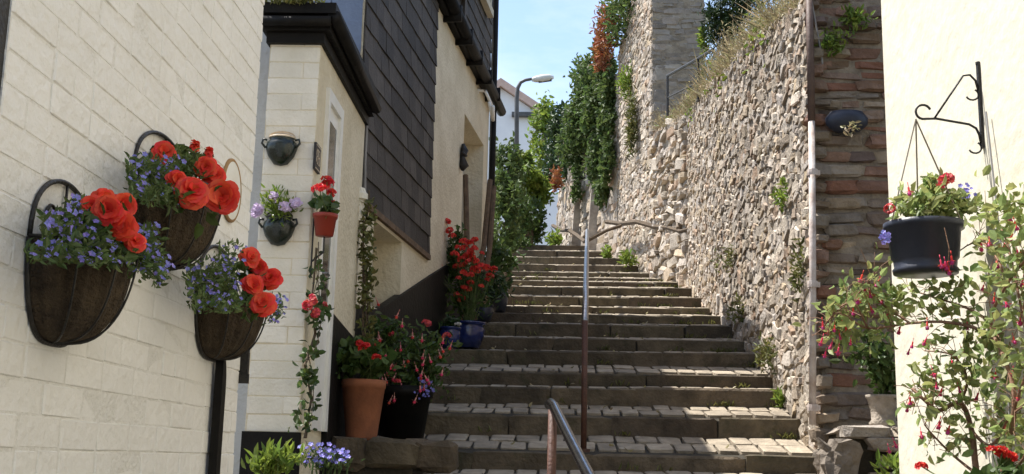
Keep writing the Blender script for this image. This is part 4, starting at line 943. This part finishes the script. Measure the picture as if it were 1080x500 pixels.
# ------------------------------------------------------------------ stone ledge at right foot
lg = thing('stone_ledge', 'rough stone ledge at the bottom right, below the urn', 'ledge', (2.5, 8.7, 0))
zt_ = at(905, 449, 8.7).z
MB().box((2.12, 8.55, -.6), (3.3, 9.09, zt_ - .07)).build('core', M['joint'], lg)
its = []
for k, (x0, x1, dz, hh, dy) in enumerate(((2.10, 2.42, -.05, .10, 0), (2.40, 3.0, -.045, .09, .02), (2.98, 3.3, -.05, .1, 0), (2.26, 2.75, -.15, .10, -.04), (2.72, 3.2, -.16, .11, -.02), (2.35, 2.62, -.27, .11, 0), (2.60, 3.1, -.27, .10, .02), (2.3, 2.7, -.38, .11, 0), (2.7, 3.2, -.38, .11, 0))):
    its.append((((x0 + x1) / 2, 8.64 + dy, zt_ + dz), (x1 - x0, .42, hh), (R(random.uniform(-4, 4)), R(random.uniform(-3, 3)), R(random.uniform(-5, 5)))))
its.append(((2.42, 8.86, zt_ - .035), (.6, .5, .07), (0, 0, .02))); its.append(((2.95, 8.86, zt_ - .04), (.5, .48, .07), (0, 0, -.03)))
pieces('stone', its, V_STONE, M['rubble'], lg)
c = at(884, 487, 8.42); rk = MB(); Vs, Fs = V_STONE[2]; bm = bmesh.new(); bmesh.ops.create_icosphere(bm, subdivisions=3, radius=1)
rr_ = random.Random(3)
for v in bm.verts: v.co = Vector([math.copysign(abs(q_) ** .7, q_) for q_ in v.co]) * (.86 + .22 * math.sin(v.co.x * 3.1 + v.co.z * 4 + 1) * math.cos(v.co.y * 4) + .12 * math.sin(v.co.z * 9 + v.co.x * 7) + rr_.uniform(-.03, .03))
rk.add([(c.x + v.co.x * .165, c.y + v.co.y * .15, c.z + v.co.z * .20 - .02) for v in bm.verts], [tuple(v.index for v in f.verts) for f in bm.faces]); bm.free()
tag(rk.build('boulder', M['brown_stone']), 'rounded boulder leaning against the right hand ledge', 'boulder')

# urn with fuchsia on the ledge
c = at(932, 443, 8.72); c.z = zt_ + .0
t = thing('stone_urn', 'small grey stone urn of fuchsia on the ledge by the white house', 'flower pot', c)
w = 34 * 8.7 / F; h = 32 * 8.7 / F
make_pot(t, c, w, h, M['mortar'], prof=[(0, 0), (w * .42, 0), (w * .44, h * .10), (w * .36, h * .2), (w * .38, h * .5), (w * .46, h * .85), (w * .52, h * .92), (w * .52, h), (w * .45, h), (w * .43, h * .9)], n=20)
fo = MB(); P = np.concatenate([blob(200, at(933, 395, 8.7), (.14, .1, .16), 12, .3), blob(160, at(920, 372, 8.6), (.16, .1, .12), 10, .3)]); leaves(fo, P, .07, w=.5)
for k in range(8): e = P[rng.integers(0, len(P))]; fo.tube([tuple(c + Vector((0, 0, h * .9))), tuple((np.array(c) + e) / 2 + np.array([.02, 0, .08])), tuple(e)], .005, 4, False)
fo.build('leaves', M['leaf_mid'], t, kind='stuff')

# things on the shaded wall end: black oval planter and two small plants
c = at(893, 128, 9.0); t = thing('wall_planter', 'black oval planter hung on the shaded brown stone wall end', 'planter', c)
bb = MB(); bb.lathe([(0.0005, -.10), (.10, -.085), (.165, -.03), (.17, .02), (.13, .075), (.09, .085)], 20, c, sy=.55); bb.build('bowl', M['black_plastic'], t, True); MB().lathe([(.0005, .07), (.12, .075)], 20, c, sy=.55).build('soil', M['soil'], t)
fo = MB(); leaves(fo, blob(26, at(897, 136, 8.85), (.07, .03, .06)), .05, w=.4); fo.build('leaves', M['straw'], t, kind='stuff')
for (px, py, lab) in ((880, 45, 'yellow green fern like plant high on the shaded wall end'), (905, 20, 'small yellow plant at the very top of the shaded wall end')):
    mbp = MB(); c = at(px, py, 9.02); P = blob(170, c, (.11, .06, .08), 10, .35); leaves(mbp, P, .05, w=.4); r_ = thing('wall_plant', lab, 'plant', c, 'plants on the shaded wall end'); mbp.build('leaves', M['leaf_lime'], r_, kind='stuff'); MB().tube([tuple(c + Vector((0, .1, 0))), tuple(c), tuple(c + Vector((0, -.02, .06)))], .006, 4).build('stem', M['green_stem'], r_)

# ------------------------------------------------------------------ white house on the right
XR = 1.90; yR1 = atX(939, 250, XR).y
wh = thing('white_house', 'sunlit cream white rendered house wall at the right edge', 'house', (XR + 1, 5, -1))
MB().box((XR, -1.0, -2.4), (5.2, yR1, 5.2)).build('wall', M['sun_white'], wh)
MB().hexa([(XR - .12, -1.1, 5.2), (5.4, -1.1, 5.2), (5.4, yR1 + .1, 5.2), (XR - .12, yR1 + .1, 5.2), (3.4, -1.1, 6.6), (3.6, -1.1, 6.6), (3.6, yR1 + .1, 6.6), (3.4, yR1 + .1, 6.6)]).build('roof', M['slate'], wh)
# bracket with scrolls
bt = atX(1031, 68, XR - .006); bb_ = atX(1037, 156, XR - .006); yb = (bt.y + bb_.y) / 2
br = thing('hanging_bracket', 'black wrought iron bracket with scroll hooks on the sunlit white wall', 'bracket', (XR, yb, bb_.z))
q = MB(); q.box((XR - .012, yb - .012, bb_.z), (XR - .001, yb + .012, bt.z)); q.lathe([(.0005, 0), (.012, 0), (.012, .01), (.0005, .016)], 8, (XR - .006, yb, bt.z - .002)); q.build('plate', M['iron'], br)
tip = at(963, 118, yb); za = at(1030, 134, yb).z; zt_b = at(1028, 84, yb).z
ab = MB(); x0 = tip.x; hookr = .035
hook = [(x0 + hookr + hookr * 1.15 * math.cos(a_), yb, tip.z + hookr * 1.15 * math.sin(a_)) for a_ in [R(-100 - i * 20) for i in range(13)]]
hook = [(x0 + .045 + .033 * math.cos(a_), yb, tip.z - .0 + .033 * math.sin(a_)) for a_ in [R(20 + i * 20) for i in range(13)]]
ab.tube(hook + [(x0 + .10, yb, tip.z - .030), (XR - .06, yb, za + .012), (XR - .03, yb, za - .006), (XR - .018, yb, za - .035), (XR - .012, yb, za - .075)], .0055, 6)
ab.tube([(x0 + .095, yb, tip.z - .026), (XR - .075, yb, zt_b + .018), (XR - .045, yb, zt_b + .022), (XR - .022, yb, zt_b - .004), (XR - .012, yb, zt_b - .05)], .005, 6)
for zz in (zt_b - .05, za - .075):
    ab.tube([(XR - .012 - .028 + .028 * math.cos(a_), yb, zz + .0 - .02 + .026 * math.sin(a_)) for a_ in [R(60 - i * 24) for i in range(10)]], .0045, 5)
ab.build('arm', M['iron'], br, True)
# hanging basket
hookp = Vector((x0 + .045, yb, tip.z - .034)); c = at(974, 236, yb); zr = c.z; hookp.x = at(966, 128, yb).x
hp = Vector((c.x, yb, at(974, 289, yb).z)); w = 82 * yb / F; h = zr - hp.z
t = thing('hanging_pot', 'dark blue black plastic pot hanging on chains from the iron bracket', 'hanging pot', hp)
prof = [(0.0005, 0), (w * .40, .0), (w * .41, h * .08), (w * .385, h * .12), (w * .395, h * .26), (w * .42, h * .30), (w * .455, h * .86), (w * .5, h * .88), (w * .505, h * 1.0), (w * .46, h * 1.0), (w * .44, h * .9)]
make_pot(t, hp, w, h, M['black_plastic'], prof=prof, n=40)
ch = MB()
for a_ in (R(200), R(80), R(-40)): ch.tube([hookp, (hp.x + w * .48 * math.cos(a_), hp.y + w * .48 * math.sin(a_), zr)], .0035, 4)
ch.build('chain', M['chain'], t)
fo = MB(); P = np.concatenate([blob(420, at(978, 217, yb), (.15, .14, .065), 26, .26), blob(110, at(1018, 216, yb), (.07, .06, .04), 8, .3), blob(60, at(985, 196, yb), (.05, .05, .035), 6, .3)]); leaves(fo, P, .045, w=.5, D=np.tile([0, 0, .3], (len(P), 1)), jit=.9)
for k in range(26): e = P[rng.integers(0, len(P))]; fo.tube([(hp.x + random.uniform(-.08, .08), hp.y + random.uniform(-.06, .06), zr - .02), tuple(e)], .0025, 3, False)
fo.build('leaves', M['leaf_fuchsia'], t, kind='stuff')
for (px, py, s_, me) in ((995, 192, .034, PINK[0]), (1000, 188, .03, PINK[1]), (938, 220, .026, PINK[0])): link('pink_head', me, None, t, at(px, py, yb - .08), (.9, 0, random.uniform(0, 6)), (s_,) * 3)
for (px, py) in ((959, 203), (998, 282), (1001, 287), (993, 280), (1004, 276)): link('fuchsia_flower', FU_RED, None, t, at(px, py, yb - .2), (.1, .1, random.uniform(0, 6)), (.042,) * 3)
fl = MB(); Q = np.concatenate([blob(16, at(934, 250, yb - .1), (.02, .02, .03)), blob(20, at(1020, 206, yb), (.05, .03, .06))]); florets(fl, Q, np.tile([0, -1., .2], (len(Q), 1)), .011); fl.build('lobelia_flowers', M['lobelia'], t, kind='stuff')
fo2 = MB(); fo2.tube([tuple(at(996, 240, yb - .18)), tuple(at(1001, 262, yb - .2)), tuple(at(1000, 276, yb - .2))], .0025, 4); fo2.build('trailing_stem', M['twig'], t)
# thin grey rod against the wall, running down from the bracket
ca = MB().tube([atX(1040, 118, XR - .02), atX(1058, 280, XR - .04), atX(1068, 520, XR - .10)], .0045, 6)
tag(ca.build('thin_rod', M['lead']), 'thin grey rod leaning against the sunlit white wall under the bracket', 'cane')

# ------------------------------------------------------------------ fuchsia shrub in front of the white wall
YF = 5.0
sr = thing('fuchsia_shrub', 'sprawling fuchsia shrub with red brown branches before the white wall', 'shrub', Vector((at(1040, 560, YF).x, YF, tread_z(YF))))
br_ = MB(); LP = []
def sp(x_, y_, Y_):
    q_ = at(x_, y_, Y_)
    return q_ if q_.x < XR - .11 else atX(x_, y_, XR - .11)
B = [([(1050, 640), (1030, 500), (1025, 455), (1013, 425), (990, 433), (975, 422), (962, 410)], .011), ([(1055, 640), (1058, 500), (1070, 430), (1062, 385), (1045, 340), (1062, 300), (1085, 270)], .010), ([(1062, 385), (1040, 352), (1000, 340), (960, 341), (915, 346), (885, 330), (868, 345)], .006),
     ([(1045, 340), (1020, 325), (980, 312), (958, 305)], .005), ([(1025, 455), (1045, 470), (1065, 440), (1085, 425)], .006), ([(1070, 430), (1085, 380), (1078, 330), (1060, 250), (1040, 225)], .006), ([(1013, 425), (1020, 400), (1005, 375), (975, 370)], .005),
     ([(1062, 300), (1050, 270), (1030, 255), (1005, 270)], .004), ([(1030, 500), (1005, 480), (985, 460), (975, 448)], .005), ([(960, 341), (930, 320), (915, 300), (922, 290)], .004), ([(915, 346), (900, 320), (880, 330), (872, 356)], .004), ([(1058, 500), (1075, 490), (1085, 470)], .006), ([(1078, 330), (1085, 300)], .004)]
for pts_, r_ in B:
    W = [sp(x_, y_, YF + .12 * math.sin(x_ * .05 + y_ * .03) + (x_ < 960) * .25) for x_, y_ in pts_]
    # smooth the polyline
    Sm = []
    for i in range(len(W) - 1):
        a0 = W[max(i - 1, 0)]; a1 = W[i]; a2 = W[i + 1]; a3 = W[min(i + 2, len(W) - 1)]
        for k in range(5):
            u_ = k / 5; Sm.append(.5 * ((2 * a1) + (a2 - a0) * u_ + (2 * a0 - 5 * a1 + 4 * a2 - a3) * u_ ** 2 + (3 * a1 - a0 - 3 * a2 + a3) * u_ ** 3))
    Sm.append(W[-1]); m_ = len(Sm); br_.tube(Sm, [r_ * 1.35 * (1 - .65 * i / m_) for i in range(m_)], 6)
    for i in range(4, m_):
        if Sm[i].z < tread_z(YF) + .55: continue
        for _ in range(2):
            e = Sm[i] + Vector((random.gauss(0, .05), random.gauss(0, .06), random.gauss(.02, .05)))
            if e.x > XR - .02: e.x = XR - .03
            br_.tube([Sm[i], (Sm[i] + e) / 2 + Vector((0, 0, .01)), e], .0016, 3, False); LP.append(e)
br_.build('branches', M['twig'], sr, True)
LP = np.array([list(q_) for q_ in LP]); P = np.concatenate([LP[rng.integers(0, len(LP), 460)] + rng.normal(size=(460, 3)) * .03, np.concatenate([blob(70 if x_ < 950 else 34, sp(x_, y_, YF + (x_ < 960) * .25), (.085, .07, .08), 6, .4) for x_, y_ in ((915, 300), (885, 330), (900, 350), (1015, 375), (1040, 360), (1000, 400), (1062, 225), (1075, 300), (1045, 300), (1060, 410), (1070, 250), (985, 330), (1010, 350), (945, 320), (1070, 345), (975, 395), (1035, 400), (1072, 215), (1056, 232), (1076, 280), (1078, 380), (1070, 460), (1045, 440), (1010, 300), (1050, 370))])])
P[:, 0] = np.minimum(P[:, 0], XR - .02)
fo = MB(); leaves(fo, P, .046, w=.58, D=np.tile([0, -.2, -.1], (len(P), 1)), jit=1.); fo.build('leaves', M['leaf_fuchsia'], sr, kind='stuff')
pr = random.Random(9)
FP = [(868, 345), (873, 352), (880, 348), (886, 356), (866, 362), (893, 350), (876, 366), (912, 305), (918, 312), (925, 300), (930, 318), (905, 318), (920, 328), (908, 295), (897, 362), (884, 372), (962, 365), (958, 372), (1043, 258), (1058, 262), (1066, 252), (1035, 262), (1074, 268), (1048, 318), (1062, 322), (975, 362), (1005, 385), (1028, 402), (1012, 412), (960, 425), (957, 432), (945, 470), (938, 476), (988, 408), (992, 415), (1045, 388), (1050, 398), (1036, 305), (1070, 360), (1060, 455), (990, 450), (1000, 455), (972, 460), (1052, 280), (1068, 395), (978, 345), (1072, 240), (1078, 300), (1066, 232), (1074, 420), (1050, 345), (1020, 345), (1076, 340), (1030, 420), (985, 395), (1015, 370), (890, 340), (900, 330), (870, 375), (935, 335), (948, 350)]
for x_, y_ in FP: 
    q_ = sp(x_, y_, YF - .08 + (x_ < 960) * .25); link('fuchsia_flower', FU_RED, None, sr, q_, (pr.uniform(-.35, .35), pr.uniform(-.35, .35), pr.uniform(0, 6)), (pr.uniform(.030, .042),) * 3)
t = thing('geranium_plant', 'scarlet geranium heads in the bottom right corner under the fuchsia', 'plant', Vector((at(1050, 560, 4.5).x, 4.5, tread_z(4.5))))
heads(t, 'geranium_head', [(at(1057, 478, 4.5), .036), (at(1066, 482, 4.5), .03), (at(972, 492, 4.7), .028), (at(1046, 474, 4.5), .022)], GER, at(1040, 545, 4.5)); fo = MB(); leaves(fo, blob(80, at(1060, 505, 4.5), (.12, .1, .06)), .06, w=.9); fo.build('leaves', M['leaf_mid'], t, kind='stuff')
clump('leafy_plant', 'green leafy plant at the foot of the right hand ledge', 945, 495, 7.9, .14, .06, 120, .08, M['leaf_lime'])

# ------------------------------------------------------------------ handrails
hr_ = thing('handrail', 'long steel handrail on brown posts running up the middle of the steps', 'handrail', Vector((at(615, 478, 9.05).x, 9.05, tread_z(9.05))))
a = at(615.5, 480, 9.06); a.z = tread_z(9.06); b = at(617, 338, 9.06); e = at(619.5, 243, 17.2)
MB().tube([a, b], .023, 8).build('post', M['rust'], hr_, True)
MB().tube([a + Vector((0, 0, -.01)), a + Vector((0, 0, .015))], .05, 10).build('foot_plate', M['rust'], hr_)
mid = [b + (e - b) * u_ for u_ in (0, .25, .5, .75, 1)]
MB().tube([b + Vector((0, .02, -.03))] + mid + [e + Vector((0, .06, -.02)), e + Vector((0, .09, -.10))], .027, 10).build('rail', M['steel'], hr_, True)
for q_ in (mid[2], mid[4]): MB().tube([Vector((q_.x, q_.y, tread_z(q_.y))), q_ + Vector((0, 0, -.02))], .022, 8).build('post', M['rust'], hr_, True)
h2 = thing('lower_handrail', 'lower steel handrail with curved end, cut off by the bottom edge', 'handrail', Vector((0, 6, tread_z(6))))
a = at(583, 432, 6.0); MB().tube([Vector((a.x - .004, 6.0, tread_z(6.0))), a], .023, 8).build('post', M['rust'], h2, True)
P = [at(579, 427, 6.12), at(581, 425, 6.04), at(585, 429, 5.9), at(592, 444, 5.6), at(602, 464, 5.25), at(622, 503, 4.7)]; d_ = (P[-1] - P[-2]); P += [P[-1] + d_ * 1.5, P[-1] + d_ * 4]
MB().tube(P, .025, 12).build('rail', M['dark_steel'], h2, True)
q_ = P[-1]; MB().tube([Vector((q_.x, q_.y, tread_z(q_.y))), q_], .022, 8).build('post', M['rust'], h2, True)

# ------------------------------------------------------------------ far end: lamp, hedges, ivy, white houses
YLm = 30
lp = thing('street_lamp', 'grey street lamp with curved arm against the sky above the steps', 'street lamp', Vector((at(545, 250, YLm).x, YLm, tread_z(YLm))))
b = at(545, 258, YLm); b.z = tread_z(YLm); tt_ = at(545, 104, YLm)
q = MB(); q.tube([b, Vector((tt_.x, YLm, tt_.z)), at(546, 93, YLm), at(549, 87, YLm), at(554, 84.5, YLm), at(563, 83, YLm)], [.075, .06, .055, .05, .045, .04], 8); q.build('post', M['lamp_grey'], lp, True)
a, b = at(561, 84, YLm), at(584, 81.5, YLm); ax = (b - a)
hd = MB(); hd.tube([a, a + ax * .15, a + ax * .45, a + ax * .8, b], [.05, .085, .11, .10, .04], 10); hd.build('lamp_head', M['lamp_lens'], lp, True)
MB().tube([a + ax * .3 + Vector((0, 0, -.06)), a + ax * .9 + Vector((0, 0, -.05))], .06, 8).build('lens', M['lamp_grey'], lp, True)

def bush(name, label, cat, blobs, ls, lm, trunk, group=None, w=.55, D=None):
    t = thing(name, label, cat, Vector(trunk[0]), group); tr = MB(); tr.tube(trunk, [.09 * (1 - .5 * i / len(trunk)) + .01 for i in range(len(trunk))], 7)
    for (c_, r_, n) in blobs: tr.tube([trunk[-1], (Vector(trunk[-1]) + Vector(c_)) / 2 + Vector((.05, 0, -.05)), c_], .03, 5)
    tr.build('trunk', M['bark'], t)
    fo = MB()
    for (c_, r_, n) in blobs: P = blob(n, c_, r_, max(8, n // 40), .22, .55); leaves(fo, P, ls, w=w, D=None if D is None else np.tile(D, (n, 1)), jit=1.)
    fo.build('crown', lm, t, kind='stuff'); return t
def gz(px, Y): q_ = at(px, 255, Y); return Vector((q_.x, Y, tread_z(min(Y, 46)) - .1))
b = gz(534, 17.2)
bush('hedge_shrub', 'dark climbing shrub at the end of the cream roughcast wall', 'shrub', [(at(536, 180, 17.2), (.22, .4, .40), 900), (at(536, 212, 17.0), (.19, .4, .42), 800), (at(532, 240, 16.8), (.22, .4, .4), 500)], .09, M['leaf_ivy'], [b, at(535, 235, 17.2)], 'shrubs at the top left of the steps')
bush('small_tree', 'sunlit lime green tree overhanging the top of the steps', 'tree', [(at(562, 197, 27), (.36, .5, .32), 1700), (at(552, 186, 26.5), (.28, .4, .24), 600), (at(571, 209, 27), (.15, .3, .2), 320), (at(553, 170, 27), (.22, .3, .2), 420)], .12, M['leaf_lime'], [gz(553, 27), at(554, 225, 27), at(558, 205, 27)], 'shrubs at the top left of the steps')
bush('hedge_shrub', 'dark shaded bush below the lime green tree', 'shrub', [(at(560, 236, 26.5), (.30, .5, .45), 900), (at(549, 228, 25.5), (.26, .5, .6), 900), (at(545, 252, 24.5), (.3, .5, .2), 300)], .11, M['leaf_mid'], [gz(558, 26.5), at(560, 240, 26.5)], 'shrubs at the top left of the steps')
ivb = [(at(640, 95, 23.9), (.15, .3, .42), 700), (at(641, 130, 23.8), (.16, .3, .45), 800), (at(640, 172, 23.7), (.13, .3, .45), 600), (at(628, 120, 24.9), (.3, .4, .7), 1200), (at(631, 60, 24.6), (.25, .4, .3), 400), (at(622, 95, 26.2), (.40, .6, .66), 1900), (at(616, 135, 26.4), (.44, .6, .55), 1700), (at(630, 170, 25.2), (.26, .5, .55), 1100), (at(606, 152, 27.2), (.34, .6, .55), 1000), (at(635, 200, 24.6), (.16, .4, .38), 500), (at(636, 75, 25.0), (.25, .5, .42), 650), (at(612, 76, 27.0), (.24, .5, .26), 300), (at(609, 195, 27.0), (.14, .4, .4), 300)]
bush('ivy_tree', 'large ivy mass hanging over the stone wall beside the tower', 'ivy', ivb, .115, M['leaf_ivy'], [Vector((right_x(26) + .3, 26.2, zf - .3)), at(628, 130, 26.3), at(625, 115, 26.3)])
bush('ivy_tree', 'smaller darker ivy hanging over the farther lane wall', 'ivy', [(at(588, 160, 34), (.40, 1., .8), 1100), (at(594, 130, 34), (.4, .8, .55), 800), (at(585, 183, 33.5), (.22, .6, .32), 400), (at(600, 180, 30.5), (.22, .6, .4), 450)], .14, M['leaf_dark'], [Vector((.5, 34.2, zf - .2)), at(592, 140, 34.2)])
bush('far_tree', 'pale green tree between the far white house and the ivy', 'tree', [(at(574, 140, 50), (.5, 1., 1.3), 700), (at(575, 120, 50), (.4, .8, .9), 350), (at(576, 175, 50), (.35, .8, 1.), 350)], .24, M['leaf_lime'], [gz(575, 50), at(575, 170, 50)])
tuft(588, 192, 0, .3, .28, 220, .15, M['rusty_leaf'], 'rusty red flowers hanging low on the lane wall', Yp=31.5, name='valerian')
tuft(642, 30, 0, .42, .50, 800, .11, M['rusty_leaf'], 'orange brown flowers spilling over the corner of the tower wall', Yp=23.4, name='valerian')
tuft(660, 10, 0, .7, .5, 1000, .13, M['leaf_ivy'], 'green creeper over the top of the tower wall', Yp=22.6, name='wall_creeper')
tuft(636, 55, 0, .3, .3, 250, .15, M['rusty_leaf'], 'lower tuft of rusty flowers beside the ivy', Yp=23.9, name='valerian')
b = atX(768, 40, 2.9); bush('conifer_shrub', 'dark green conifer shrub above the rubble wall', 'shrub', [(at(768, 12, 15.5), (.32, .4, .26), 1300), (at(754, 24, 15.5), (.20, .3, .20), 600), (at(788, 0, 15.2), (.25, .3, .2), 500), (at(770, 34, 15.6), (.26, .3, .2), 500)], .11, M['leaf_dark'], [Vector((at(768, 40, 15.6).x, 15.6, wtop(15.6) - .1)), at(768, 26, 15.6)], w=.14)
for (px, py, Y_, rx, rz, n, lm, lab) in ((770, 40, 15.2, .42, .30, 700, 'straw', 'straw coloured bush under the dark conifer shrub'), (808, 12, 13.0, .36, .30, 700, 'leaf_olive', 'olive bush on top of the rubble wall right of the conifer'), (834, -6, 11.5, .32, .28, 520, 'straw', 'dry bush above the rubble wall nearest the pipe'), (752, 58, 16.2, .38, .32, 620, 'leaf_olive', 'low olive bush behind the metal railing')):
    q_ = at(px, py, Y_); q_.x += .25; bush('bank_shrub', lab, 'shrub', [(q_, (rx, rx, rz), n * 2), (q_ + Vector((-.15, .2, -.2)), (rx * .7, rx, rz * .7), n)], .06, M[lm], [Vector((q_.x + .1, Y_, wtop(Y_) - .15)), q_ + Vector((0, 0, -.2))], 'shrubs along the top of the rubble wall', w=.22)
b = at(742, 42, 16.2); tuft(742, 42, 0, .12, .16, 120, .09, M['leaf_lime'], 'yellow green shrub under the dark conifer', Yp=16.0, name='small_shrub')
# far white house with pinkish roof
Yh = 56; fh = thing('far_house', 'distant white gabled house with pinkish tiled roof behind the lamp', 'house', gz(552, Yh))
xl, xr = at(490, 150, Yh).x, at(571, 150, Yh).x; ze = at(571, 122, Yh).z; zr_ = at(528, 93, Yh).z; xm = at(528, 100, Yh).x
Vv = [(xl, Yh, 2), (xr, Yh, 2), (xr, Yh, ze), (xm, Yh, zr_), (xl, Yh, ze)]; Vv += [(a_, b_ + 8, c_) for a_, b_, c_ in Vv]
MB().add(Vv, [(0, 1, 2, 3, 4), (9, 8, 7, 6, 5), (1, 6, 7, 2), (0, 4, 9, 5), (2, 7, 8, 3), (4, 3, 8, 9)]).build('wall', M['far_white'], fh)
rq = MB()
for (xa, za_, xb, zb_) in ((xm, zr_, xr + .25, ze - .17), (xm, zr_, xl - .25, ze - .17)):
    A = [(xa, Yh - .3, za_ + .03), (xb, Yh - .3, zb_ + .03), (xb, Yh + 8.2, zb_ + .03), (xa, Yh + 8.2, za_ + .03)]; rq.add(A + [(p_[0], p_[1], p_[2] + .42) for p_ in A], [(0, 1, 2, 3), (7, 6, 5, 4), (0, 4, 5, 1), (1, 5, 6, 2), (2, 6, 7, 3), (3, 7, 4, 0)])
rq.build('roof', M['roof_tile'], fh)
MB().box((at(540, 120, Yh).x, Yh - .35, at(540, 122, Yh).z - .1), (xr + .4, Yh - .05, at(540, 122, Yh).z + .1)).build('gutter', M['lamp_grey'], fh)
lw = MB().box((at(556, 230, 47).x, 47, 5), (at(583, 230, 47).x + .3, 47.4, at(575, 203, 47).z)); tag(lw.build('lane_end_wall', M['far_white']), 'pale white wall closing the lane at the top of the steps', 'wall')
